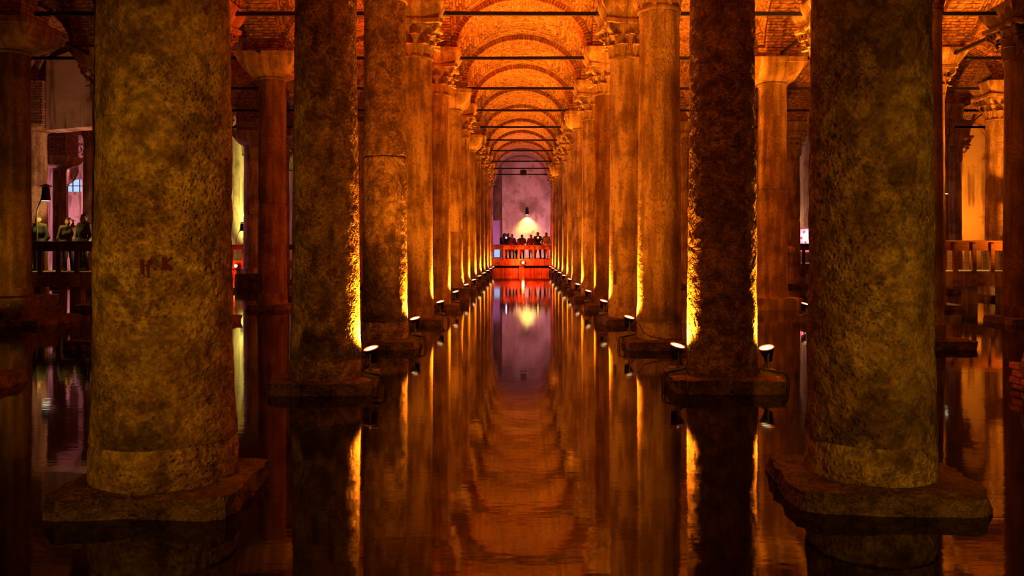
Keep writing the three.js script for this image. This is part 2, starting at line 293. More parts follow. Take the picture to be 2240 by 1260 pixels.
for (let i = -5; i <= 5; i++) for (let k = -1; k <= 14; k++) {
  if (inBlock(i, k) && k > 10) continue;
  const x = i * DX, z = lineZ(k);
  if (!detailCross(i, k)) { plain.push(G.bodyT.clone().translate(x, 0, z)); continue; }
  const v = struct('brick_arch', G.bodyT, M.mortar, [x, 0, z]);
  if (i === 0 && k <= 7) for (const c of courseList) {               // near enough to pick single bricks apart
    const out = rr(0.012, 0.03), m = part('brick', voussoir, BRICK[Math.floor(rnd() * 4)], v);
    m.position.set(c.x + c.rad[0] * (0.15 - out), c.y + c.rad[1] * (0.15 - out), c.z + c.end * 0.025); m.rotation.z = Math.atan2(c.tan[1], c.tan[0]); m.scale.set(rr(0.86, 1.08), 1, c.hz * 2);
  } else part('bricks', G.bricksT, M.bricks, v).userData.kind = 'stuff';
}
for (let r = -4; r <= 5; r++) for (let k = -1; k <= 13; k++) {
  if (Math.abs(r - 0.5) >= 4 && k >= 10) continue;
  const x = rowX(r), z = lineZ(k) - DZ / 2;
  if (!detailSide(r, k)) { plain.push(G.bodyL.clone().translate(x, 0, z)); continue; }
  const v = struct('brick_arch', G.bodyL, M.mortar, [x, 0, z]); part('bricks', G.bricksL, M.bricks, v).userData.kind = 'stuff';
}
struct('vaulted_ceiling', mergeGeometries(plain.map((g) => { const h = g.index ? g.toNonIndexed() : g; for (const n of Object.keys(h.attributes)) if (!['position', 'normal', 'uv'].includes(n)) h.deleteAttribute(n); h.clearGroups(); return h; })), M.courses);

// ---------------------------------------------------------------- columns
// a weathered round shaft: rings of vertices pushed in and out by noise; profile(y) gives the radius
function shaftGeo(y0, y1, profile, segU, segV, rough, seed, stain) {
  const p = [], uv = [], col = [], idx = [], T0 = 2.62;
  for (let j = 0; j <= segV; j++) for (let i = 0; i <= segU; i++) {
    const y = lerp(y0, y1, j / segV), t = (i % segU) / segU * 2 * Math.PI, c = Math.cos(t), s = Math.sin(t); let r = profile(y);
    if (rough) {
      const q = (f, o) => noise3(c * r * f + seed * 7.3, s * r * f + o, y * f + seed * 3.1) - 0.5;
      r += rough * (1.3 * q(2.2, 0) + 0.8 * q(7, 5) + 0.55 * q(19, 9) + (segU > 120 ? 0.5 * q(46, 3) : 0));
    }
    p.push(c * r, y, s * r); uv.push((i / segU) + seed * 0.37, y / T0 + seed * 0.61); const k = stain ? stain(y, t) : 1; col.push(k, k, k);
  }
  for (let j = 0; j < segV; j++) for (let i = 0; i < segU; i++) { const q = j * (segU + 1) + i; idx.push(q, q + segU + 1, q + 1, q + 1, q + segU + 1, q + segU + 2); }
  const g = new THREE.BufferGeometry(); g.setAttribute('position', new THREE.Float32BufferAttribute(p, 3)); g.setAttribute('uv', new THREE.Float32BufferAttribute(uv, 2)); g.setAttribute('color', new THREE.Float32BufferAttribute(col, 3)); g.setIndex(idx); g.computeVertexNormals();
  const n = g.attributes.normal; for (let j = 0; j <= segV; j++) { const a = j * (segU + 1), b = a + segU; n.setXYZ(b, n.getX(a), n.getY(a), n.getZ(a)); }
  return g;
}
// a square slab with worn, broken edges; y0 below the water
function plinthGeo(w, d, top, seed, wear = 0.03, bottom = -1.35) {
  const g = new THREE.BoxGeometry(w, top - bottom, d, 26, 14, 26).translate(0, (top + bottom) / 2, 0), p = g.attributes.position, v = new THREE.Vector3();
  for (let i = 0; i < p.count; i++) {
    v.fromBufferAttribute(p, i); const ex = Math.abs(v.x) / (w / 2), ez = Math.abs(v.z) / (d / 2), ey = smooth(top - 0.16, top, v.y), edge = Math.max(smooth(0.78, 1, ex), smooth(0.78, 1, ez)), corner = smooth(0.75, 1, ex) * smooth(0.75, 1, ez);
    const n = (f, o) => noise3(v.x * f + seed * 5.1 + o, v.y * f + 3, v.z * f + seed * 1.7) - 0.5;
    const inset = edge * wear * (0.8 + 2 * n(5, 0) + 1.2 * n(14, 7)) + corner * wear * (1.1 + 1.6 * n(3, 4)), s = 1 - inset / (w / 2);
    v.x *= s; v.z *= s; v.y += ey * (0.5 * wear * n(6, 2) + 0.35 * wear * n(17, 8) - edge * wear * (0.45 + 0.8 * n(4, 1)));
    if (v.y < 0) { v.y = v.y; }
    p.setXYZ(i, v.x, v.y, v.z);
  }
  g.computeVertexNormals(); return boxUV(g, 2.2);
}
// capitals ------------------------------------------------------------
const leafGeo = (h, w, curl) => {                                     // an acanthus leaf: lobed outline, ribs, tip rolled outward
  const NU = 16, NV = 16, front = [], idx = [];
  const pt = (u, v, back) => {
    const lobes = 1 - 0.34 * Math.abs(Math.sin(v * Math.PI * 3.5)) * Math.abs(u), width = w * (0.62 + 0.66 * smooth(0, 0.75, v)) * lobes * (v > 0.84 ? 1 - (v - 0.84) * 3.4 : 1);
    const bend = smooth(0.55, 1, v), y = h * (v - 0.16 * bend * bend * (1 + curl)), z = 0.03 + 0.05 * v + curl * 0.13 * bend * bend, ridge = 0.026 * (1 - u * u) + 0.017 * Math.cos(u * 12) * (1 - 0.6 * bend) * smooth(0, 0.25, v);
    return [u * width / 2, y, z + ridge - back * 0.045 - 0.03 * u * u];
  };
  for (const back of [0, 1]) for (let j = 0; j <= NV; j++) for (let i = 0; i <= NU; i++) front.push(...pt(i / NU * 2 - 1, j / NV, back));
  const S = (NU + 1) * (NV + 1), q = (i, j, b) => b * S + j * (NU + 1) + i;
  for (let j = 0; j < NV; j++) for (let i = 0; i < NU; i++) { idx.push(q(i, j, 0), q(i + 1, j, 0), q(i + 1, j + 1, 0), q(i, j, 0), q(i + 1, j + 1, 0), q(i, j + 1, 0)); }
  for (let j = 0; j < NV; j++) for (const [i, f] of [[0, 0], [NU, 1]]) { const t = [q(i, j, 0), q(i, j + 1, 0), q(i, j + 1, 1), q(i, j, 0), q(i, j + 1, 1), q(i, j, 1)]; idx.push(...(f ? [t[0], t[2], t[1], t[3], t[5], t[4]] : t)); }
  for (let i = 0; i < NU; i++) idx.push(q(i, NV, 0), q(i + 1, NV, 0), q(i + 1, NV, 1), q(i, NV, 0), q(i + 1, NV, 1), q(i, NV, 1));
  const g = new THREE.BufferGeometry(); g.setAttribute('position', new THREE.Float32BufferAttribute(front, 3)); g.setIndex(idx); g.computeVertexNormals(); return boxUV(g, 2.6);
};
const LEAF1 = leafGeo(0.4, 0.245, 1.35), LEAF2 = leafGeo(0.68, 0.25, 1.6);
const VOLUTE = (() => { const pts = []; for (let i = 0; i <= 46; i++) { const t = i / 46, a = -0.9 + t * 8.2, r = 0.1 * (1 - 0.82 * t); pts.push([0, 0.03 + r * Math.sin(a) , 0.11 + r * Math.cos(a)]); } pts.unshift([0, -0.26, -0.02], [0, -0.12, 0.06]); return boxUV(tube(pts, 0.034, 60, 6).scale(1.9, 1, 1), 2.6); })();
const abacusGeo = (half, h) => { // square slab with sides curved in and cut corners
  const s = new THREE.Shape(), c = 0.09, q = half * 0.86; s.moveTo(-half + c, -half);
  s.quadraticCurveTo(0, -q * 0.86, half - c, -half); s.lineTo(half, -half + c); s.quadraticCurveTo(q * 0.86, 0, half, half - c); s.lineTo(half - c, half); s.quadraticCurveTo(0, q * 0.86, -half + c, half); s.lineTo(-half, half - c); s.quadraticCurveTo(-q * 0.86, 0, -half, -half + c); s.closePath();
  return boxUV(new THREE.ExtrudeGeometry(s, { depth: h - 0.03, bevelEnabled: true, bevelSize: 0.02, bevelThickness: 0.015, bevelSegments: 2, curveSegments: 10 }).rotateX(-Math.PI / 2).translate(0, 0.015, 0), 2.6);
};
const bellGeo = (r) => boxUV(new THREE.LatheGeometry([[r, 0], [r + 0.035, 0.02], [r + 0.035, 0.06], [r, 0.08], [r, 0.3], [r + 0.02, 0.55], [r + 0.1, 0.76], [r + 0.15, 0.8], [0.01, 0.8]].map((p) => new THREE.Vector2(...p)), 32), 2.6);
const BELL = bellGeo(0.36), ABACUS = abacusGeo(0.6, 0.11), BOSS = boxUV(new THREE.SphereGeometry(0.085, 12, 8).scale(1, 0.9, 0.55), 2.6);
function loft(rings, seg = 40, cap = true) { // rings of [y, radius, squareness]
  const p = [], idx = [];
  for (const [y, r, sq] of rings) for (let i = 0; i <= seg; i++) { const t = i / seg * 2 * Math.PI, c = Math.cos(t), s = Math.sin(t), m = Math.max(Math.abs(c), Math.abs(s)), k = lerp(1, 1 / m, sq); p.push(c * r * k, y, s * r * k); }
  for (let j = 0; j + 1 < rings.length; j++) for (let i = 0; i < seg; i++) { const q = j * (seg + 1) + i; idx.push(q, q + seg + 1, q + 1, q + 1, q + seg + 1, q + seg + 2); }
  if (cap) for (const j of [0, rings.length - 1]) { const c = p.length / 3; p.push(0, rings[j][0], 0); for (let i = 0; i < seg; i++) { const q = j * (seg + 1) + i; idx.push(...(j ? [c, q + 1, q] : [c, q, q + 1])); } }
  const g = new THREE.BufferGeometry(); g.setAttribute('position', new THREE.Float32BufferAttribute(p, 3)); g.setIndex(idx); g.computeVertexNormals(); return boxUV(toCreasedNormals(g, 0.7), 2.6);
}
const IMPOST = loft([[0, 0.5, 0.92], [0.07, 0.53, 0.95], [0.2, 0.6, 0.97], [0.3, 0.655, 1], [0.42, 0.66, 1]], 48);
const bowlGeo = (r, half, h) => loft([[0, r, 0], [0.03 * h, r + 0.035, 0], [0.08 * h, r + 0.045, 0], [0.11 * h, r + 0.02, 0], [0.16 * h, lerp(r, half, 0.38), 0.08], [0.25 * h, lerp(r, half, 0.64), 0.2], [0.36 * h, lerp(r, half, 0.82), 0.36], [0.48 * h, lerp(r, half, 0.93), 0.54], [0.6 * h, lerp(r, half, 0.985), 0.7], [0.72 * h, half, 0.84], [0.78 * h, half * 0.995, 0.92], [0.8 * h, half * 1.01, 1], [h, half * 1.01, 1]], 64);
const leafPlaces = []; for (let i = 0; i < 8; i++) { leafPlaces.push([LEAF1, i * Math.PI / 4 + Math.PI / 8, 0.06, 0.33]); leafPlaces.push([LEAF2, i * Math.PI / 4, 0.12, 0.335]); }
const placed = (g, a, y, r) => g.clone().translate(0, y, r).rotateY(a);
let MERGED_CAPITAL;
function corinthian(parent, y, s, detailed, mat) {
  const cap = new THREE.Group(); cap.name = 'capital'; cap.position.y = y; cap.scale.set(s, 1, s); parent.add(cap);
  if (!detailed) {
    MERGED_CAPITAL ??= mergeGeometries([BELL, ABACUS.clone().translate(0, 0.78, 0), ...leafPlaces.map((l) => placed(...l)), ...[0, 1, 2, 3].map((i) => placed(VOLUTE, Math.PI / 4 + i * Math.PI / 2, 0.68, 0.52)), ...[0, 1, 2, 3].map((i) => placed(BOSS, i * Math.PI / 2, 0.83, 0.52))].map((g) => { const h = g.index ? g.toNonIndexed() : g.clone(); h.clearGroups(); return h; }));
    cap.parent.remove(cap); const m = part('capital', MERGED_CAPITAL, mat, parent); m.position.y = y; m.scale.set(s, 1, s); return;
  }
  part('bell', BELL, mat, cap); part('abacus', ABACUS, mat, cap).position.y = 0.78;
  for (const [g, a, ly, r] of leafPlaces) { const m = part('leaf', g, mat, cap); m.position.set(Math.sin(a) * r, ly, Math.cos(a) * r); m.rotation.y = a; }
  for (let i = 0; i < 4; i++) { const a = Math.PI / 4 + i * Math.PI / 2, v = part('volute', VOLUTE, mat, cap); v.position.set(Math.sin(a) * 0.52, 0.68, Math.cos(a) * 0.52); v.rotation.y = a; const b = part('flower_boss', BOSS, mat, cap), c = i * Math.PI / 2; b.position.set(Math.sin(c) * 0.52, 0.83, Math.cos(c) * 0.52); b.rotation.y = c; }
}
const shared = new Map(); const once = (key, f) => { if (!shared.has(key)) shared.set(key, f()); return shared.get(key); };
function column(o) {
  const c = thing('column', o.label, 'column', [o.x, 0, -o.z], o.turn ?? 0), seed = o.seed ?? Math.floor(rr(1, 400)), mat = o.mat ?? M.streak, top = o.top ?? 6.0, r0 = o.r0 ?? 0.4, r1 = o.r1 ?? r0 * 0.9, pt = o.plinthTop ?? 0.15, near = !!o.near;
  const pl = part('plinth', near || o.plinth ? plinthGeo(...(o.plinth ?? [1.25, 1.25]), pt, seed, o.wear ?? 0.035) : once('plinth' + (seed % 3) + pt, () => plinthGeo(1.25, 1.25, pt, seed % 3, 0.03)), o.plinthMat ?? M.slab, c);
  if (o.plinthAt) pl.position.set(o.plinthAt[0], 0, o.plinthAt[1]); pl.rotation.y = o.plinthTurn ?? rr(-0.06, 0.06);
  const ringH = o.ring ?? 0.24, base = o.base ?? r0 * 1.06, segU = near ? 170 : 48, seg = (h) => near ? Math.round(h * 46) : Math.max(6, Math.round(h * 6)), rough = (o.rough ?? 0.012) * 0.6;
  const yb = pt - 0.03;
  if (ringH) part('base_ring', shaftGeo(yb, yb + ringH + 0.03, (y) => { const t = (y - yb) / (ringH + 0.03); return base * (1 - 0.04 * smooth(0.75, 1, t) - 0.03 * smooth(0.12, 0, t)); }, segU, near ? 16 : 5, rough, seed + 2, null), mat, c);
  const y0 = yb + ringH + (ringH ? 0.03 : 0), prof = (y) => lerp(r0, r1, clamp((y - y0) / (top - y0))) + (o.flare ?? 0.012) * (smooth(0.35, 0, y - y0) + smooth(0.2, 0, top - y));
  const joints = o.joint ? [].concat(o.joint) : [], ys = [y0, ...joints, top];
  for (let j = 0; j + 1 < ys.length; j++) {
    const a = ys[j] + (j ? 0.012 : -0.004), b = ys[j + 1], m = j && o.upperMat ? o.upperMat : mat, name = joints.length ? (j === ys.length - 2 ? 'upper_drum' : 'lower_drum') : 'shaft';
    const g = shaftGeo(a, b, (y) => prof(y) * (j && o.upperScale ? o.upperScale : 1) - 0.02 * (smooth(0.03, 0, b - y) * (j + 2 < ys.length ? 1 : 0) + smooth(0.03, 0, y - a) * (j ? 1 : 0)), segU, seg(b - a), rough, seed + j * 5, o.stain);
    part(name, g, m, c);
  }
  if (joints.length) part('joint', new THREE.CylinderGeometry(r1 * 0.93, r1 * 0.93, joints.at(-1) - joints[0] + 0.1, 24).translate(0, (joints[0] + joints.at(-1)) / 2, 0), M.slab, c);
  const cm = o.capMat ?? M.carved, capH = SPRING - top;
  if (o.bowl) {
    const h = o.bowlH ?? 0.7, b = part('capital', once('bowl' + [r1, o.bowl, h], () => bowlGeo(r1, o.bowl, h)), cm, c); b.position.y = top;
    part('pier_block', boxUV(box(1.1, SPRING - top - h + 0.02, 1.1, 0, (SPRING + top + h) / 2, 0), 1.44), M.courses, c);
  } else {
    const h = capH - 0.42; corinthian(c, top, r1 / 0.36, o.leaves ?? false, cm); const cap = c.children.at(-1); cap.scale.y = h / 0.89;
    part('impost_block', IMPOST, cm, c).position.y = SPRING - 0.42;
  }
  return c;
}
const band = (ya, yb, k, amp = 0.12) => (y, t) => { const w = amp * (noise3(Math.cos(t) * 3 + 9, Math.sin(t) * 3, y * 1.3) - 0.5) * 2; return lerp(1, k, smooth(ya - 0.06, ya + 0.03, y + w * 0.3) * smooth(yb + 0.12, yb - 0.05, y + w)); };
const ORD = ['', 'first', 'second', 'third', 'fourth', 'fifth', 'sixth', 'seventh', 'eighth', 'ninth', 'tenth', 'eleventh', 'twelfth', 'thirteenth'];
const Z = (k) => -lineZ(k);
// the two rows along the central channel
const LEFT = {
  1: { x: -2.49, z: 5.8, near: 1, mat: M.pitted, r0: 0.462, r1: 0.4, base: 0.482, ring: 0.27, plinth: [1.25, 1.1], plinthAt: [0.02, 0.03], plinthTurn: 0.02, wear: 0.04, rough: 0.022, seed: 3, stain: band(0.34, 0.5, 0.6, 0.3), label: 'massive pitted column with two red painted letters on a broad worn plinth' },
  2: { x: -2.4, z: 10.2, near: 1, mat: M.pitted, r0: 0.418, r1: 0.35, base: 0.44, ring: 0.24, plinth: [1.22, 1.1], wear: 0.04, plinthTurn: 0.03, rough: 0.016, seed: 5, stain: band(0.36, 0.62, 0.35, 0.35), label: 'speckled column with a dark water stain above its pale base ring' },
  3: { x: -2.4, z: 14.6, near: 1, mat: M.pitted, upperMat: M.pittedDark, r0: 0.39, r1: 0.36, base: 0.41, joint: 3.3, rough: 0.018, seed: 9, ring: 0.3, stain: (y, t) => band(0.4, 0.55, 0.45, 0.1)(y, t) * lerp(0.55, 1, smooth(1.75, 1.95, y + 0.8 * (noise3(Math.cos(t) * 4, Math.sin(t) * 4, y * 2) - 0.5))), label: 'column of two drums, dark reddish above the joint and patchy pale below' },
  4: { x: -2.42, z: 19.05, r0: 0.39, r1: 0.36, leaves: 1, mat: M.streak, label: 'column with a leafy capital, next behind the two-drum patchy column' },
  5: { x: -2.38, z: 23.6, r0: 0.37, r1: 0.34, leaves: 1, ring: 0, mat: M.streak, label: 'smooth unbroken column, fifth from the front beside the lettered column\'s row' },
  6: { x: -2.4, z: 28.1, r0: 0.42, r1: 0.37, bowl: 0.68, top: 6.3, joint: [2.25, 4.05], ring: 0.3, plinthTop: 0.4, label: 'tall column of three drums under a smooth bowl capital catching light' },
};
const RIGHT = {
  1: { x: 2.473, z: 5.9, near: 1, mat: M.pitted, r0: 0.425, r1: 0.376, base: 0.437, ring: 0.26, plinth: [1.3, 1.12], plinthAt: [0.0, 0.03], plinthTurn: -0.09, wear: 0.034, plinthTop: 0.14, rough: 0.024, seed: 17, stain: band(0.42, 0.72, 0.62, 0.4), label: 'massive rough column without letters, dark crusted waist, on a black worn slab' },
  2: { x: 2.49, z: 10.33, near: 1, mat: M.pittedDark, r0: 0.425, r1: 0.385, base: 0.437, ring: 0.0, plinth: [1.36, 1.12], plinthAt: [0, 0.02], plinthTurn: -0.02, plinthTop: 0.17, wear: 0.03, rough: 0.02, seed: 23, label: 'dark reddish speckled column with floodlights glowing on both sides of its foot' },
  3: { x: 2.41, z: 14.55, near: 1, mat: M.streakNear, r0: 0.385, r1: 0.345, base: 0.395, ring: 0.3, top: 5.8, rough: 0.011, seed: 29, leaves: 1, stain: band(0.44, 0.62, 0.5, 0.2), label: 'orange lit column with carved capital and a loose cable along its foot' },
  4: { x: 2.4, z: 19.1, r0: 0.39, r1: 0.36, leaves: 1, label: 'orange lit column with leafy capital and a small plate low on its shaft' },
  5: { x: 2.41, z: 23.5, r0: 0.36, r1: 0.33, leaves: 1, mat: M.streakDark, label: 'dark streaked slender column with stained upper shaft, fifth along its row' },
  6: { x: 2.4, z: 28.1, r0: 0.38, r1: 0.35, leaves: 1, label: 'column with leafy capital just in front of the bowl capital column' },
  7: { x: 2.38, z: 32.55, r0: 0.42, r1: 0.37, bowl: 0.68, top: 6.3, joint: 2.9, label: 'jointed column under a bright smooth bowl capital, seventh along its row' },
};
for (const [side, own, sx] of [['left', LEFT, -1], ['right', RIGHT, 1]]) for (let k = 1; k <= 13; k++) {
  const d = own[k] ?? { x: sx * 2.4, z: Z(k), r0: 0.385, r1: 0.35, top: 6.0, bowl: sx < 0 ? (k === 8 ? 0.66 : 0) : (k === 11 ? 0.66 : 0), label: `${ORD[k]} column from the front in the ${side} row of the central channel` };
  column({ ring: 0.24, turn: d.near ? 0 : rr(0, 0.1), seed: d.seed ?? k * 7 + (sx > 0 ? 40 : 0), ...d });
}
// the outer rows
const OUT = [
  [-7.3, Z(2), { label: 'column whose broad slab juts in at the edge beside the lettered column', plinth: [1.85, 1.3] }],
  [-7.2, Z(3), { r0: 0.33, label: 'dark slim column standing right behind the lettered column', mat: M.streakDark }],
  [-7.2, Z(4), { r0: 0.38, leaves: 1, mat: M.streakDark, label: 'dull red column with ragged capital seen past the lettered column' }],
  [-7.08, Z(5), { r0: 0.4, r1: 0.375, top: 6.45, bowl: 0.8, joint: 2.98, ring: 0.3, mat: M.streakDark, label: 'deep red lit two-drum column under a wide bowl capital' }],
  [-11.75, Z(4), { r0: 0.42, top: 6.15, bowl: 0.85, ring: 0.2, plinthTop: 0.62, plinth: [1.5, 1.5], near: 0, mat: M.streakBlack, capMat: M.streakDark, label: 'dark column on a stepped base of stacked slabs by the dim walkway' }],
  [-11.85, Z(5), { r0: 0.34, leaves: 1, mat: M.streakDark, label: 'dark column with ragged leafy capital half hidden by the lettered column' }],
  [-12, Z(8), { r0: 0.4, top: 6.2, bowl: 0.72, joint: 3.2, plinthTop: 0.6, label: 'tan jointed column with flared bowl capital just behind the red one' }],
  [-12, Z(9), { r0: 0.4, mat: M.streakDark, label: 'red lit column glimpsed between the red column and the stained column' }],
  [-20.6, Z(8), { r0: 0.3, top: 5.2, bowl: 0.7, bowlH: 0.6, mat: M.streakDark, label: 'dark red column with bowl capital before the pink lit wall' }],
  [7.05, Z(3), { r0: 0.36, leaves: 1, top: 5.85, plinthAt: [0.1, 0], label: 'column standing close behind the massive rough column, slab showing beside it' }],
  [7.07, Z(4), { r0: 0.4, leaves: 1, label: 'column with leafy capital hidden behind the rough one, floodlight at its foot' }],
  [7.12, Z(5), { r0: 0.43, r1: 0.385, top: 6.3, bowl: 0.74, joint: 3.37, ring: 0, plinthTop: 0.34, plinth: [1.45, 1.3], plinthMat: M.streak, label: 'bright orange two-drum column under a broad bowl capital, knob on its side' }],
  [7.78, Z(2), { label: 'column with a brick pedestal at its foot, mostly outside the picture' }],
  [11.55, Z(4), { r0: 0.42, leaves: 1, mat: M.streakBlack, capMat: M.streakBlack, label: 'dark column at the picture edge with olive light on its far side' }],
  [11.7, Z(5), { r0: 0.32, leaves: 1, label: 'slim shaded column with leafy capital beside the dim walkway opening' }],
  [12, Z(8), { r0: 0.42, joint: 3.0, label: 'pale lower-lit column behind the bright orange two-drum column' }],
  [16.1, Z(6), { r0: 0.4, r1: 0.37, leaves: 1, label: 'wide tan column with leafy capital in front of the ochre wall' }],
  [16.35, Z(7), { r0: 0.36, top: 5.75, leaves: 1, label: 'column with bright capital edge left of the ochre wall' }],
  [-16.45, Z(6), { r0: 0.4, top: 5.6, bowl: 0.55, bowlH: 0.3, label: 'tan column carrying the plastered wall above the dim walkway' }],
];
for (const [x, z, o] of OUT) column({ x, z, r0: 0.38, seed: Math.round(Math.abs(x) * 13 + z), ...o });
const HID = [[-7.2, 1], [-7.2, 6], [-7.2, 7], [-7.2, 8], [-7.2, 9], [-7.2, 10], [-7.2, 11], [-7.2, 12], [-12, 3], [-12, 6], [-12, 7], [-12, 10], [-12, 11], [-16.8, 7], [-16.8, 8], [-16.8, 9], [-21.6, 6], [-21.6, 9], [-16.8, 4], [-16.8, 5],
  [7.2, 1], [7.2, 6], [7.2, 7], [7.2, 8], [7.2, 9], [7.2, 10], [7.2, 11], [7.2, 12], [12, 3], [12, 6], [12, 7], [12, 9], [12, 10], [12, 11], [16.8, 8], [16.8, 9], [21.6, 8], [21.6, 9], [16.8, 4], [16.8, 5]];
for (const [x, k] of HID) column({ x, z: Z(k), r0: 0.38, seed: Math.round(Math.abs(x) * 3 + k), label: `${ORD[k]} column from the front in the ${Math.abs(x) < 8 ? 'second' : Math.abs(x) < 13 ? 'third' : Math.abs(x) < 18 ? 'fourth' : 'fifth'} row ${x < 0 ? 'left' : 'right'} of the channel` });

// red painted letters on the lettered column
{ const c = scene.children.find((o) => o.name === 'column'), R0 = 0.457, Y = 1.72 - (580 - 543) / 1818 * 5.35, red = std({ name: 'old red paint', color: tinted(0.11, 0.012, 0.008) });
  const stroke = (pts, w) => { const b = new Batch(); for (let i = 0; i + 1 < pts.length; i++) { const [x0, y0] = pts[i], [x1, y1] = pts[i + 1], n = Math.max(1, Math.round(Math.hypot(x1 - x0, y1 - y0) / 0.012)); for (let q = 0; q < n; q++) { const x = lerp(x0, x1, (q + 0.5) / n), y = lerp(y0, y1, (q + 0.5) / n), a = x / R0, l = Math.hypot(x1 - x0, y1 - y0), dx = (x1 - x0) / l, dy = (y1 - y0) / l, t = [Math.cos(a), 0, -Math.sin(a)], nn = [Math.sin(a), 0, Math.cos(a)]; b.box([Math.sin(a) * R0, y, Math.cos(a) * R0], [t[0] * dx, dy, t[2] * dx], [-t[0] * dy, dx, -t[2] * dy], nn, l / n / 2 + 0.003, w * rr(0.6, 1.1), 0.008, [1, 1, 1]); } } return b.build(); };
  const at = (x, y) => [x + 0.165, Y + y], L = new THREE.Group(); L.name = 'painted_letters'; c.add(L);
  const s1 = mergeGeometries([stroke([at(-0.117, 0.035), at(-0.113, -0.055)], 0.011), stroke([at(-0.113, -0.005), at(-0.09, 0.0), at(-0.079, -0.01)], 0.007), stroke([at(-0.074, 0.03), at(-0.079, -0.03), at(-0.076, -0.08)], 0.008), stroke([at(-0.074, 0.03), at(-0.06, 0.036), at(-0.058, 0.018), at(-0.075, 0.008)], 0.006)]);
  const s2 = mergeGeometries([stroke([at(0.017, 0.05), at(0.01, -0.03)], 0.013), stroke([at(0.015, 0.01), at(0.062, 0.048)], 0.008), stroke([at(0.02, 0.008), at(0.058, -0.03)], 0.012)]);
  part('letter', s1, red, L); part('letter', s2, red, L); part('dot', stroke([at(-0.04, -0.028), at(-0.032, -0.026)], 0.008), red, L); }

// ---------------------------------------------------------------- tie rods
{ const rodX = once('rodx', () => box(3.7, 0.085, 0.07)), rodZ = once('rodz', () => box(0.07, 0.085, 3.3));
  const rod = (g, x, y, z, label, sag = 0) => { const t = thing('tie_rod', label, 'tie rod', [x, y, z]); part('bar', g, M.iron, t).rotation.z = sag; const e = new THREE.CylinderGeometry(0.06, 0.06, 0.05, 10); for (const s of [-1, 1]) { const m = part('end_collar', e, M.iron, t); const wide = g === rodX; m.rotation.set(wide ? 0 : Math.PI / 2, 0, wide ? Math.PI / 2 : 0); m.position.set(wide ? s * 1.74 : 0, 0, wide ? 0 : s * 1.56); } };
  for (let k = 4; k <= 13; k++) rod(rodX, 0, 7.12 - (k > 10 ? 0.12 : 0), lineZ(k), `${ORD[k - 3]} black iron tie rod from the top across the central vault`, rr(-0.004, 0.004));
  const S = (i) => (i < 0 ? 'left' : 'right');
  for (const i of [-1, 1]) for (let k = 4; k <= 9; k++) rod(rodX, i * DX, 7.12, lineZ(k), `${ORD[k - 3]} tie rod from the front across the ${S(i)} aisle next to the channel`);
  for (const i of [-2, 2]) for (let k = 4; k <= 8; k++) rod(rodX, i * DX, 7.12, lineZ(k), `${ORD[k - 3]} tie rod from the front across the second ${S(i)} aisle`);
  for (const i of [-3, 3]) for (let k = 5; k <= 8; k++) if (i > 0 || k !== 6) rod(rodX, i * DX, 7.12, lineZ(k), `${ORD[k - 4]} tie rod from the front across the third ${S(i)} aisle`);
  for (const i of [4]) for (let k = 7; k <= 9; k++) rod(rodX, i * DX, 7.12, lineZ(k), `${ORD[k - 6]} tie rod from the front before the ochre wall`);
  for (const r of [-7.2, 7.2, -12, 12]) for (let k = 4; k <= 6; k++) rod(rodZ, r, 7.12, lineZ(k) - DZ / 2, `slanting tie rod from the ${ORD[k]} to the ${ORD[k + 1]} column of the ${Math.abs(r) < 8 ? 'second' : 'third'} ${S(r)} row`);
}
// small black loudspeaker box hung from a far tie rod
{ const t = thing('loudspeaker', 'small black box hanging from a far tie rod near the end wall', 'loudspeaker', [0.12, 6.72, lineZ(12)]); part('cabinet', rbox(0.42, 0.36, 0.3, 0.03), M.iron, t); part('bracket', box(0.04, 0.2, 0.04, 0, 0.24, 0), M.iron, t); part('grille', box(0.34, 0.28, 0.02, 0, 0, 0.155), M.cable, t); }

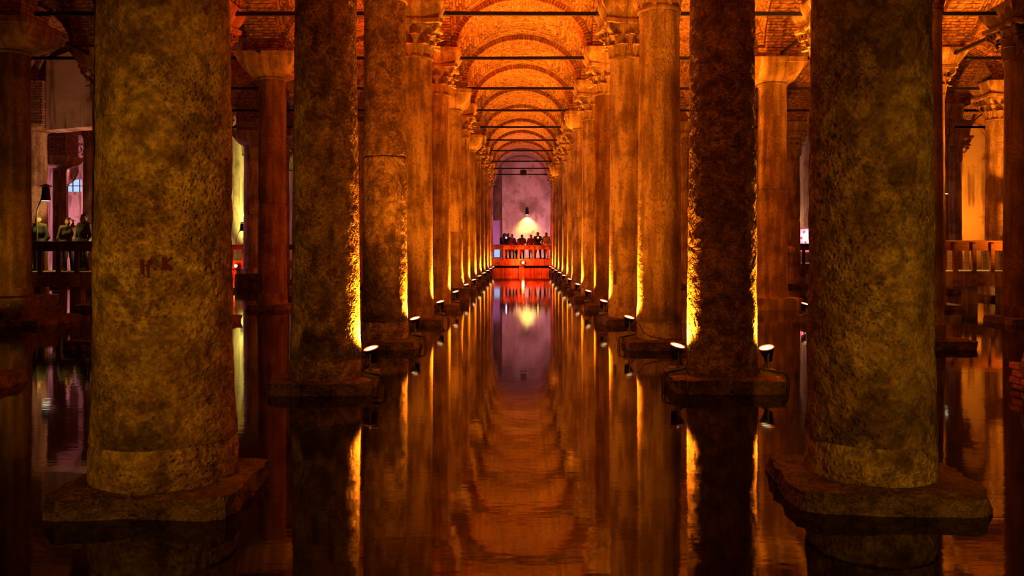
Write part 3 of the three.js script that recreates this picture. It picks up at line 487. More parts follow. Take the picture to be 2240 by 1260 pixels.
// ---------------------------------------------------------------- floodlights
const FL = {
  housing: new THREE.LatheGeometry([[0.0, -0.17], [0.045, -0.165], [0.06, -0.1], [0.085, -0.03], [0.097, 0], [0.097, 0.012], [0.088, 0.012], [0.085, -0.005]].map((p) => new THREE.Vector2(...p)), 24),
  lens: new THREE.SphereGeometry(0.2, 14, 2, 0, 2 * Math.PI, 0, 0.444).translate(0, -0.174, 0),
  rim: new THREE.TorusGeometry(0.093, 0.008, 6, 28).rotateX(Math.PI / 2).translate(0, 0.012, 0),
  bracket: mergeGeometries([box(0.016, 0.2, 0.045, 0, -0.2, 0.062), box(0.016, 0.2, 0.045, 0, -0.2, -0.062), box(0.05, 0.016, 0.17, 0, -0.3, 0)]),
};
function floodlight(x, y, z, dir, label, power, opt = {}) {           // dir: +1 leans towards +x, -1 towards -x
  const floor = opt.floor ?? 0.15, t = thing('floodlight', label, 'floodlight', [x, 0, z]), color = opt.color ?? AMBER, tilt = -dir * (opt.tilt ?? 0.22), head = new THREE.Group(); head.name = 'head'; head.position.y = y; head.rotation.set(opt.back ?? 0.2, 0, tilt); t.add(head);
  part('housing', FL.housing, M.iron, head); part('lens', FL.lens, opt.lens ?? M.lens, head); part('rim', FL.rim, opt.lens ? M.steel : M.paintedGlowRim, head);
  part('bracket', FL.bracket, M.steel, t).position.y = y + 0.05;
  const low = floor - 0.02, high = Math.max(low + 0.06, y - 0.25); part('ballast_box', rbox(0.2, high - low, 0.15, 0.012, 0.0, (low + high) / 2, 0), M.transformer, t);
  const c = part('cable', mergeGeometries([tube([[0, y - 0.17, 0], [dir * 0.1, y - 0.24, 0.03], [dir * 0.07, floor + 0.06, 0.1], [-dir * 0.08, floor + 0.02, 0.12], [-dir * 0.17, floor + 0.01, 0.16], [-dir * 0.2, -0.12, 0.18]], 0.008, 40, 6), tube([[0, y - 0.17, 0], [dir * 0.07, y - 0.26, 0.05], [dir * 0.03, floor + 0.05, 0.12], [-dir * 0.12, floor + 0.03, 0.14], [-dir * 0.2, floor, 0.15], [-dir * 0.22, -0.12, 0.2]], 0.008, 40, 6)]), M.cable, t);
  const L = new THREE.SpotLight(color, power, 0, opt.angle ?? 1.0, 0.9, 2); const n = new THREE.Vector3(0, 1, 0).applyEuler(head.rotation);
  L.position.set(n.x * 0.03, y + n.y * 0.03, n.z * 0.03); L.target.position.set(n.x, y + n.y, n.z); t.add(L, L.target); L.castShadow = true; L.shadow.radius = 3; L.name = 'flood_beam';
  return t;
}
for (let k = 2; k <= 12; k++) {
  const zz = k === 2 ? -10.2 : k === 3 ? -14.6 : lineZ(k) - 0.02;
  floodlight(k === 2 ? -1.86 : -1.88, 0.47, zz - 0.08, -1, `amber floodlight glowing at the foot of the ${ORD[k]} column in the left row`, POWER.flood, { floor: k === 6 ? 0.4 : 0.15 });
  floodlight(k === 2 ? 1.95 : 1.9, 0.49, zz - (k === 2 ? 0.2 : 0.08), 1, k === 2 ? 'amber floodlight on the channel side of the dark speckled column\'s slab' : `amber floodlight glowing at the foot of the ${ORD[k]} column in the right row`, POWER.flood, { floor: k === 2 ? 0.17 : 0.15 });
}
floodlight(3.05, 0.47, -10.35, -1, 'amber floodlight on the outer side of the dark speckled column\'s slab', POWER.sideFlood, { floor: 0.17 });
floodlight(6.52, 0.43, lineZ(4) + 0.02, 1, 'amber floodlight on the slab behind the massive rough column', POWER.sideFlood);
for (const k of [4, 6, 8]) floodlight(2.98, 0.47, lineZ(k) + 0.1, -1, `unseen amber floodlight on the outer side of the ${ORD[k]} column in the right row`, POWER.sideFlood);  // unseen lamps, placed to light the vault of the right aisle
floodlight(12.5, 0.45, lineZ(6), -1, 'unseen amber floodlight at the foot of the sixth column of the third right row', POWER.sideFlood * 0.7);  // out of view, placed to light the farther right vaults
floodlight(16.9, 0.45, lineZ(8), -1, 'unseen amber floodlight at a far column foot before the ochre wall', POWER.sideFlood);  // hidden from the camera, lights the bay before the ochre wall
floodlight(6.6, 0.45, -15.1, 1, 'unseen amber floodlight behind the massive rough column, aimed at the bright orange column', 1000, { back: -0.75, tilt: 0.02, angle: 0.6 });  // unseen lamp placed to brighten the front of the orange column
floodlight(11.15, 0.45, lineZ(5), 1, 'unseen amber floodlight at the foot of the slim shaded column', 330, { tilt: 0.1 });  // out of sight behind the rough column, lights the vaults there
floodlight(16.2, 0.45, lineZ(4), 1, 'unseen amber floodlight outside the frame in the fourth right row', 330, { tilt: -0.2, back: -0.2 });  // out of view, brightens the vaults at the right edge
floodlight(16.2, 0.45, lineZ(5), 1, 'second unseen amber floodlight outside the frame in the fourth right row', 330, { tilt: -0.2, back: -0.3 });  // another out-of-view lamp for the same right-hand vaults
for (const [k, kk] of [[4, 0.9], [6, 0.6]]) floodlight(-2.98, 0.47 + (k === 6 ? 0.2 : 0), lineZ(k) + 0.1, 1, `unseen red floodlight on the outer side of the ${ORD[k]} column in the left row`, POWER.red * kk, { color: RED, lens: M.redLens, floor: k === 6 ? 0.4 : 0.15 });  // unseen lamps, placed to turn the left aisle vault red
floodlight(-12.5, 0.45, lineZ(6), 1, 'unseen red floodlight at the foot of a hidden column in the third left row', POWER.red * 0.1, { color: RED, lens: M.redLens });  // unseen weak red lamp for the outer left rows

for (const [k, sx, p] of [[2, -1, 110], [3, -1, 90], [5, -1, 110], [7, -1, 90], [2, 1, 14], [4, 1, 36], [6, 1, 40]]) {   // added fill lamps behind the shafts, brightening the column fronts across the channel
  const x = sx * 2.5, z = lineZ(k) - 0.66, t = floodlight(x, 0.44, z, 1, `added fill floodlight on the back edge of the ${ORD[k]} ${sx < 0 ? 'left' : 'right'} slab, turned across the channel`, p, { back: -0.75, tilt: -sx * 0.0 + (sx < 0 ? 0.55 : -0.55), angle: 0.85 });
}
// unseen floodlights behind the viewer, placed to light the front of the nearest columns
struct('walkway_deck', boxUV(box(12, 0.16, 2.2, 0, 0.72, 2.4), 2), M.concrete);
for (const [x, tx, ty, label, k] of [[-3.6, -2.4, 0.75, 'unseen olive floodlight behind the viewer aimed at the lettered column', 0.85], [3.2, 2.5, 0.4, 'unseen olive floodlight behind the viewer aimed at the massive rough column', 0.95], [-0.7, -1.75, 2.2, 'unseen olive floodlight behind the viewer aimed at the speckled column', 0.7], [2.3, -2.1, 2.0, 'unseen amber floodlight behind the viewer aimed across at the lettered column', 0.42], [-2.2, 2.1, 2.0, 'unseen amber floodlight behind the viewer aimed across at the massive rough column', 0.3]]) {
  const t = thing('unseen_stand_lamp', label, 'lamp', [x, 0.8, 1.9]); part('pole', new THREE.CylinderGeometry(0.025, 0.03, 1.5, 12).translate(0, 0.75, 0), M.iron, t); part('foot', new THREE.CylinderGeometry(0.16, 0.18, 0.04, 20).translate(0, 0.02, 0), M.iron, t);
  const head = new THREE.Group(); head.name = 'head'; head.position.y = 1.5; const d = new THREE.Vector3(tx - x, ty - 2.3, -5.8 - 1.9).normalize(); head.quaternion.setFromUnitVectors(new THREE.Vector3(0, 1, 0), d); t.add(head);
  part('housing', FL.housing, M.iron, head); part('lens', FL.lens, M.lens, head); part('rim', FL.rim, M.steel, head);
  const L = new THREE.SpotLight(Math.abs(x) < 2.5 && x !== -0.7 ? AMBER : x > 3 ? new THREE.Color().setRGB(1, 0.47, 0.015) : OLIVE, POWER.unseenFrontFlood * k, 0, x === -0.7 ? 0.2 : Math.abs(x) < 2.5 ? 0.3 : 0.46, 1, 2); L.position.set(d.x * 0.04, 1.5 + d.y * 0.04, d.z * 0.04); L.target.position.set(d.x, 1.5 + d.y, d.z); L.castShadow = true; L.shadow.radius = 4; t.add(L, L.target);
}

// ---------------------------------------------------------------- walkways
function walkway(x0, x1, z, y, label, o = {}) { const depth = o.depth ?? 2.2;
  const t = thing('walkway', label, 'walkway', [(x0 + x1) / 2, 0, z]), w = x1 - x0, mat = o.mat ?? M.wood;
  part('deck', boxUV(box(w, 0.1, depth, 0, y - 0.05, 0.1 - depth / 2), 2), M.concrete, t);
  part('edge_beam', boxUV(box(w, 0.36, 0.16, 0, y - 0.28, 0.02), 2), M.concrete, t);
  part('top_rail', boxUV(rbox(w, 0.26, 0.07, 0.012, 0, y + 0.76, 0.03), 1), mat, t); part('handrail_cap', boxUV(rbox(w, 0.05, 0.16, 0.012, 0, y + 0.91, 0.03), 1), mat, t);
  const g = boxUV(rbox(0.13, 0.9, 0.1, 0.012, 0, y + 0.4, 0.07), 1), gap = o.gap ?? 1.0, n = Math.floor(w / gap); for (let i = 0; i <= n; i++) part('post', g, mat, t).position.x = -w / 2 + (w - n * gap) / 2 + i * gap + (o.shift ?? 0);
  if (o.inner) { part('back_rail', boxUV(rbox(w, 0.2, 0.06, 0.012, 0, y + 0.76, 0.2 - depth), 1), mat, t); for (let i = 0; i <= n; i++) { part('post', g, mat, t).position.set(-w / 2 + (w - n * gap) / 2 + i * gap + gap * 0.3, 0, 0.14 - depth); } }
  const sup = boxUV(mergeGeometries([box(0.34, y + 1.0, 0.3, 0, (y - 0.1 - 1.1) / 2 - 0.0, -0.3), box(0.26, 0.3, 0.34, 0, y - 0.32, -0.1)]), 2), m = Math.max(1, Math.round(w / (o.supportGap ?? 3.6))); for (let i = 0; i <= m; i++) part('support', sup, M.concrete, t).position.x = -w / 2 + 0.2 + (w - 0.4) * i / m;
  return t;
}
const far = walkway(-7.4, 7.4, -56.6, 1.0, 'red lit railed walkway across the far end with people on it', { shift: 0.8, mat: M.concrete });
part('block_wall', boxUV(box(14.6, 0.42, 0.3, 0, 0.16, -0.5), 2), M.concrete, far);
walkway(-17.6, -12.3, -25.4, 1.0, 'dim railed walkway beyond the lettered column', { depth: 1.9, gap: 0.56, inner: 1, supportGap: 1.3 });
walkway(12.6, 17.2, -25.4, 1.02, 'amber lit railed walkway before the ochre wall', { depth: 1.9, gap: 0.56, inner: 1, supportGap: 1.3, mat: M.woodLit });
walkway(12.7, 16.1, -38.1, 1.0, 'short distant walkway rail behind the bright orange two-drum column', { gap: 0.5, depth: 5 });
walkway(-16.75, -12.7, -47.6, 1.0, 'distant red walkway with a red lamp, seen past the lettered column', { gap: 0.6, depth: 6 });
function redLamp(x, y, z, label, power) {
  const t = thing('red_lamp', label, 'lamp', [x, y, z]); part('housing', new THREE.CylinderGeometry(0.1, 0.07, 0.2, 18).rotateX(Math.PI / 2).translate(0, 0, 0), M.iron, t); part('lens', new THREE.CylinderGeometry(0.09, 0.09, 0.02, 18).rotateX(Math.PI / 2).translate(0, 0, 0.105), glow('bright red lamp lens', tinted(1, 0.3, 0.08), 14), t); part('bracket', box(0.05, 0.05, 0.3, 0, -0.02, -0.2), M.iron, t);
  const L = new THREE.PointLight(RED, power, 0, 2); L.position.set(0, 0.02, 0.3); L.shadow.radius = 4; L.castShadow = true; t.add(L);
}
redLamp(0.1, 0.74, -56.2, 'bright red lamp in the middle of the far walkway beam', 45);
redLamp(-16.2, 0.72, -47.2, 'small red lamp on the distant walkway past the lettered column', 12);

// lantern posts on the walkways
const LP = { shade: new THREE.LatheGeometry([[0.1, 0.24], [0.105, 0.2], [0.14, -0.2], [0.132, -0.2], [0.09, 0.2], [0.02, 0.235]].map((p) => new THREE.Vector2(...p)), 20), cap: new THREE.ConeGeometry(0.22, 0.09, 4).rotateY(Math.PI / 4).translate(0, 0.3, 0), bulb: new THREE.CylinderGeometry(0.125, 0.125, 0.03, 18).translate(0, -0.185, 0), neck: new THREE.CylinderGeometry(0.02, 0.02, 0.06, 8).translate(0, 0.25, 0) };
function lantern(x, y, z, base, label, color, power, o = {}) {
  const t = thing('lantern', label, 'lamp', [x, base, z]), h = y - base, s = o.s ?? 1, side = o.side ?? -1;
  const head = new THREE.Group(); head.name = 'head'; head.position.y = h; head.scale.setScalar(s); t.add(head);
  part('shade', LP.shade, M.iron, head); part('cap', LP.cap, M.iron, head); part('bulb', LP.bulb, o.glow ?? M.lanternGlow, head); part('neck', LP.neck, M.iron, head);
  part(o.wallArm ? 'wall_arm' : 'pole', o.wallArm ? tube([[0, h + 0.25, 0], [0, h + 0.38, -0.06], [0, h + 0.38, -0.2], [0, h + 0.36, -0.31]], 0.028, 20, 8) : tube([[side * 0.05 * s, h + 0.05, 0], [side * 0.2 * s, h - 0.3 * s, 0], [side * 0.28 * s, h - 0.55 * s, 0], [side * 0.28 * s, h * 0.4, 0], [side * 0.28 * s, 0, 0]], 0.028, 24, 8), M.steel, t);
  const L = new THREE.SpotLight(color, power, 0, o.angle ?? 1.2, 0.7, 2); L.position.set(0, h - 0.24 * s, 0); L.target.position.set(o.aim?.[0] ?? 0, h - 2, o.aim?.[1] ?? 0); L.castShadow = true; L.shadow.radius = 5; t.add(L, L.target);
}
lantern(-15.05, 3.42, -26.3, 1.0, 'pole lantern with conical cap above the dim walkway rail', WARM, 10);
lantern(13.2, 3.62, -26.0, 1.02, 'pole lantern by the amber lit walkway before the ochre wall', WARM, 30);
lantern(-16.1, 2.9, -47.9, 1.0, 'small pole lantern before the lime lit distant wall', LIME, 8, { aim: [-0.6, 0] });
lantern(-22.9, 2.85, -42.3, -1.3, 'tiny pole lantern in front of the pink lit wall', PINK, 30);
lantern(0.42, 4.5, -ZEND + 0.3, 1.0, 'shaded wall lantern throwing a yellow cone on the end wall', WARM, POWER.wallSpot, { s: 1.1, wallArm: 1, angle: 1.02, aim: [0, -0.25] });
for (const [x, z, label, p] of [[-3.5, -60.6, 'unseen pink tube lamp behind the columns beside the end wall', 1], [3.6, -60.6, 'unseen pink tube lamp opposite it beside the end wall', 1], [-24.8, -39.5, 'unseen pink tube lamp facing the lunette window wall', 2.2]]) {  // unseen lamps, placed to throw pink on the end and window walls
  const t = thing('unseen_tube_lamp', label, 'lamp', [x, 1.02, z]); part('tube', new THREE.CylinderGeometry(0.04, 0.04, 0.9, 12).translate(0, 0.75, 0), M.pinkGlow, t); part('stand', new THREE.CylinderGeometry(0.1, 0.14, 0.3, 14).translate(0, 0.15, 0), M.iron, t);
  const L = new THREE.PointLight(PINK, POWER.pink * p, 0, 2); L.position.set(0, 0.9, -0.2); L.shadow.radius = 6; L.castShadow = true; t.add(L);
}
for (const [x, z, c, p, label] of [[-14.2, -50.2, LIME, 260, 'unseen lime floodlight washing the distant wall by the stairs'], [14.2, -51, ROSE, 60, 'unseen rosy floodlight washing the distant wall of the stall'], [22.2, -42.0, AMBER, 300, 'unseen amber floodlight washing the ochre wall'], [-12.85, -26.7, ROSE, 40, 'unseen rosy floodlight lighting the plastered wall over the dim walkway'], [-10.9, -16.9, OLIVE, 14, 'unseen olive floodlight beside the stepped base column']])
  floodlight(x, z === -50.2 || z === -26.7 ? 1.45 : 0.5, z, x < 0 ? -1 : 1, label, p, { color: c, floor: z === -50.2 || z === -26.7 ? 1.02 : 0.15, tilt: z === -26.7 ? 0.6 : 0.25, angle: 1.2, back: z === -42.0 ? -0.3 : z === -26.7 ? -0.15 : z === -16.9 ? -0.5 : -0.1 });

// ---------------------------------------------------------------- side details
{ // plastered wall over the dim walkway
  const s = new THREE.Shape([[-15.88, 5.66], [-12.55, 5.95], [-12.55, 7.9], [-14, 8.7], [-15.88, 8.0]].map((p) => new THREE.Vector2(...p)));
  struct('wall_over_walkway', boxUV(new THREE.ExtrudeGeometry(s, { depth: 0.7, bevelEnabled: false }), 5), M.plaster, [0, 0, lineZ(6) - 0.35]);
}
{ // barred lunette window in the left block
  const w = new THREE.Group(); w.name = 'window_1'; w.userData.kind = 'structure'; w.position.set(-24.6, 4.85, -ZB - 0.2); scene.add(w);
  const s = new THREE.Shape(); s.moveTo(-0.75, 0); s.lineTo(0.75, 0); s.absellipse(0, 0, 0.75, 0.72, 0, Math.PI, false); const cols = [-0.75, -0.38, 0, 0.38, 0.75];
  const pane = glow('blue daylit pane', tinted(0.45, 0.62, 1), 1.1);
  for (let i = 0; i < 4; i++) for (const [a, b] of [[0, 0.34], [0.34, 0.72]]) {
    const e = (x) => 0.72 * Math.sqrt(Math.max(0, 1 - (x / 0.75) ** 2)), x0 = cols[i] + 0.02, x1 = cols[i + 1] - 0.02, sh = new THREE.Shape(); sh.moveTo(x0, a); sh.lineTo(x1, a);
    let ok = false; for (let q = 6; q >= 0; q--) { const x = lerp(x0, x1, q / 6), y = Math.max(a + 0.001, Math.min(b - 0.02, e(x) - 0.02)); if (y > a + 0.03) ok = true; sh.lineTo(x, y); } if (ok) part('pane', new THREE.ExtrudeGeometry(sh, { depth: 0.015, bevelEnabled: false }), pane, w).position.z = -0.1;
  }
  for (const x of cols.slice(1, -1)) part('bar', box(0.035, 0.72, 0.035, x, 0.36, -0.05), M.iron, w); part('bar', box(1.48, 0.035, 0.035, 0, 0.34, -0.05), M.iron, w);
  part('window_sill', boxUV(box(1.9, 0.18, 0.5, 0, -0.1, 0.1), 2), M.plaster, w);
  const t = thing('slender_post', 'slim pink lit stone post with flared top below the lunette window', 'post', [-23.35, 0, -42.6]); part('shaft', new THREE.CylinderGeometry(0.1, 0.13, 6.0, 18).translate(0, 2.0, 0), M.streak, t); part('capital', bowlGeo(0.11, 0.42, 0.9), M.carved, t).position.y = 4.9; part('block', boxUV(box(0.84, 1.6, 0.84, 0, 6.6, 0), 2), M.plaster, t);
}
{ // iron stair and its rail before the lime wall
  const t = thing('stair', 'dark iron stair with slanting handrail against the lime lit wall', 'stairs', [-16.1, 1.0, -51.5]); const st = boxUV(box(0.9, 0.05, 0.3)); for (let i = 0; i < 10; i++) part('tread', st, M.iron, t).position.set(0, 0.12 + i * 0.18, 3.2 - i * 0.3 - 2);
  for (const x of [-0.45, 0.45]) { const m = part('stringer', box(0.05, 0.26, 3.6), M.iron, t); m.position.set(x, 0.9, -0.2); m.rotation.x = 0.54; for (const y of [1.5, 1.85]) { const h = part('handrail', new THREE.CylinderGeometry(0.025, 0.025, 3.7, 8).rotateX(Math.PI / 2), M.iron, t); h.position.set(x, y, -0.2); h.rotation.x = 0.54; } for (let i = 0; i < 5; i++) part('baluster', new THREE.CylinderGeometry(0.018, 0.018, 1.0, 6), M.iron, t).position.set(x, 0.55 + i * 0.42, 1.2 - i * 0.7); }
}
{ // knob of stone on the bright orange column
  const c = scene.children.find((o) => o.userData.label?.includes('knob on its side')); part('stone_knob', boxUV(new THREE.SphereGeometry(0.13, 18, 12).scale(1.5, 1, 1), 1), M.carved, c).position.set(0.44, 1.66, 0.1); }
{ // stacked slabs of the stepped base
  const c = scene.children.find((o) => o.userData.label?.includes('stepped base')); c.children.find((o) => o.name === 'plinth').scale.set(1, 1, 1);
  part('step', plinthGeo(1.8, 1.8, 0.36, 61, 0.05), M.slab, c); part('step', plinthGeo(2.3, 2.0, 0.16, 67, 0.06), M.slab, c).position.x = 0.1; const e = part('loose_slab', plinthGeo(0.9, 0.5, 0.46, 71, 0.03), M.slab, c); e.position.set(-0.3, 0, 0.85);
}
{ // brick pedestal and stone stump at the edge
  const t = thing('brick_pedestal', 'brick pedestal carrying a rounded stone stump at the picture edge', 'pedestal', [6.6, 0, -9.95]), rows = 7; part('core', box(0.9, 1.6, 0.9, 0, -0.5, 0), M.mortar, t);
  for (let j = 0; j < rows; j++) for (const [n, w, ax] of [[4, 0.94, 0], [4, 0.94, 1]]) for (let i = 0; i < n; i++) { if (ax && i > 3) continue; const L = w / n, m = part('brick', once('pb' + ax, () => ax ? rbox(0.06, 0.075, L - 0.02, 0.006) : rbox(L - 0.02, 0.075, 0.06, 0.006)), BRICK[Math.floor(rnd() * 4)], t), q = -w / 2 + L * (i + 0.5) + (j % 2 ? 0.03 : -0.03); m.position.set(ax ? -0.45 : q, 0.26 - j * 0.09, ax ? q : 0.45); }
  part('stone_stump', boxUV(new THREE.SphereGeometry(0.42, 28, 18).scale(1, 1.0, 1).translate(-0.2, 0.3, 0.1), 2), M.slab, t);
  part('cable', tube([[-0.2, 0.32, 0.5], [-0.5, 0.27, 0.5], [-0.62, 0.02, 0.5], [-0.54, -0.2, 0.5]], 0.01, 24, 6), M.cable, t);
}
{ // loose cable along the foot of the third right column, plate on the fourth
  const c = scene.children.find((o) => o.userData.label?.includes('loose cable along its foot')); part('loose_cable', tube([[-0.4, 0.42, 0.3], [-0.3, 0.26, 0.4], [-0.05, 0.19, 0.5], [0.3, 0.175, 0.52], [0.5, 0.17, 0.5]], 0.008, 40, 6), M.cable, c);
  const d = scene.children.find((o) => o.userData.label?.includes('small plate low')); part('plate', box(0.09, 0.3, 0.02, -0.28, 1.05, 0.29).rotateY(-0.1), M.steel, d);
}
{ // stall with a pink backboard and bright bulbs
  const t = thing('stall_board', 'pink stall backboard glowing behind the far rail', 'board', [14.05, 1.0, -41.2]); part('panel', rbox(0.9, 1.15, 0.06, 0.01, 0, 1.1, 0), std({ name: 'pink painted board', color: tinted(0.8, 0.2, 0.28) }), t); part('frame', mergeGeometries([box(0.96, 0.06, 0.09, 0, 1.7, 0), box(0.96, 0.06, 0.09, 0, 0.5, 0), box(0.06, 1.2, 0.09, -0.47, 1.1, 0), box(0.06, 1.2, 0.09, 0.47, 1.1, 0)]), M.wood, t); for (const x of [-0.4, 0.4]) part('leg', box(0.07, 0.5, 0.07, x, 0.25, 0), M.wood, t);
  const bulb = new THREE.SphereGeometry(0.05, 8, 5), cup = new THREE.CylinderGeometry(0.03, 0.035, 0.07, 8).rotateX(Math.PI / 2).translate(0, 0, -0.06), gl = glow('stall bulb', tinted(1, 0.7, 0.6), 9);
  [[-0.12, 1.25], [0.03, 1.1], [0.12, 1.32], [0.2, 1.05], [-0.02, 1.45], [0.27, 1.5], [0.3, 1.25]].forEach(([x, y], i) => { const b = thing('stall_bulb', 'small bright bulb hanging in the cluster before the pink stall board', 'bulb', [14.05 + x, 1.0 + y, -41.08], 0, 'bulbs before the pink stall board'); part('globe', bulb, gl, b); part('cap', cup, M.iron, b); });
  const L = new THREE.PointLight(new THREE.Color().setRGB(1, 0.5, 0.45), 6, 0, 2); L.position.set(14.1, 2.3, -40.8); L.name = 'stall_light'; L.castShadow = true; scene.add(L);
}
{ // items in the recess left of the end wall: a blue lit sign and a pale door leaf
  const t = thing('lit_sign', 'pale blue lit panel standing on the far walkway beside the people', 'sign', [-1.72, 1.0, -58.2]); part('panel', rbox(0.42, 0.86, 0.05, 0.01, 0, 0.5, 0), glow('blue lit panel', tinted(0.5, 0.62, 1), 0.9), t); part('frame', mergeGeometries([box(0.48, 0.05, 0.07, 0, 0.95, 0), box(0.48, 0.05, 0.07, 0, 0.06, 0), box(0.05, 0.94, 0.07, -0.225, 0.5, 0), box(0.05, 0.94, 0.07, 0.225, 0.5, 0)]), M.steel, t);
  const b = thing('notice_board', 'lilac notice board in the dark recess beside the end wall', 'board', [-1.95, 1.0, -ZEND + 0.3]); part('panel', rbox(0.55, 2.0, 0.06, 0.01, 0, 1.85, 0), std({ name: 'lilac board', color: tinted(0.2, 0.13, 0.27) }), b); part('post', box(0.06, 2.9, 0.06, -0.24, 1.43, -0.06), M.steel, b); part('post', box(0.06, 2.9, 0.06, 0.24, 1.43, -0.06), M.steel, b);
}
struct('walkway_floor', boxUV(box(14.6, 0.3, 8.0, 0, 0.85, -61.4), 3), M.concrete);

// ---------------------------------------------------------------- people
const seg3 = (p, a, b, ra, rb) => { const bx = b[0] - a[0], by = b[1] - a[1], bz = b[2] - a[2], px = p[0] - a[0], py = p[1] - a[1], pz = p[2] - a[2], t = clamp((px * bx + py * by + pz * bz) / (bx * bx + by * by + bz * bz + 1e-9)); return Math.hypot(px - bx * t, py - by * t, pz - bz * t) - lerp(ra, rb, t); };
function meshField(bones, N, scale, centre, k = 0.03) {
  const mc = new MarchingCubes(N, new THREE.MeshStandardMaterial(), false, false, 60000); mc.isolation = 0; const P = [0, 0, 0];
  for (let z = 0; z < N; z++) for (let y = 0; y < N; y++) for (let x = 0; x < N; x++) {
    P[0] = (x / N * 2 - 1) * scale[0] + centre[0]; P[1] = (y / N * 2 - 1) * scale[1] + centre[1]; P[2] = (z / N * 2 - 1) * scale[2] + centre[2]; let d = 9;
    for (const b of bones) { const e = seg3(P, b[0], b[1], b[2], b[3]), h = clamp(0.5 + 0.5 * (d - e) / k); d = d * (1 - h) + e * h - k * h * (1 - h); }
    mc.field[x + y * N + z * N * N] = -d;
  }
  mc.update(); const n = mc.count, g = new THREE.BufferGeometry(); g.setAttribute('position', new THREE.BufferAttribute(mc.positionArray.slice(0, n * 3), 3)); g.setAttribute('normal', new THREE.BufferAttribute(mc.normalArray.slice(0, n * 3), 3));
  const p = g.attributes.position, nn = g.attributes.normal; for (let i = 0; i < n; i++) { p.setXYZ(i, p.getX(i) * scale[0] + centre[0], p.getY(i) * scale[1] + centre[1], p.getZ(i) * scale[2] + centre[2]); const v = new THREE.Vector3(nn.getX(i) / scale[0], nn.getY(i) / scale[1], nn.getZ(i) / scale[2]).normalize(); nn.setXYZ(i, v.x, v.y, v.z); }
  return g;
}
const HAND = meshField([[[0, 0, 0], [0, -0.05, 0], 0.028, 0.032], [[0.02, -0.05, 0.004], [-0.02, -0.05, 0.004], 0.022, 0.02], ...[[0.03, 0.07, 0.009], [0.011, 0.082, 0.0095], [-0.009, 0.076, 0.009], [-0.028, 0.06, 0.008]].flatMap(([x, l, r]) => [[[x, -0.06, 0], [x * 1.15, -0.06 - l * 0.5, 0.012], r + 0.001, r], [[x * 1.15, -0.06 - l * 0.5, 0.012], [x * 1.1, -0.06 - l * 0.9, 0.04], r, r - 0.001]]), [[0.026, -0.02, 0.005], [0.05, -0.055, 0.025], 0.013, 0.011], [[0.05, -0.055, 0.025], [0.05, -0.085, 0.04], 0.011, 0.009]], 40, [0.09, 0.1, 0.07], [0, -0.07, 0.015], 0.008);
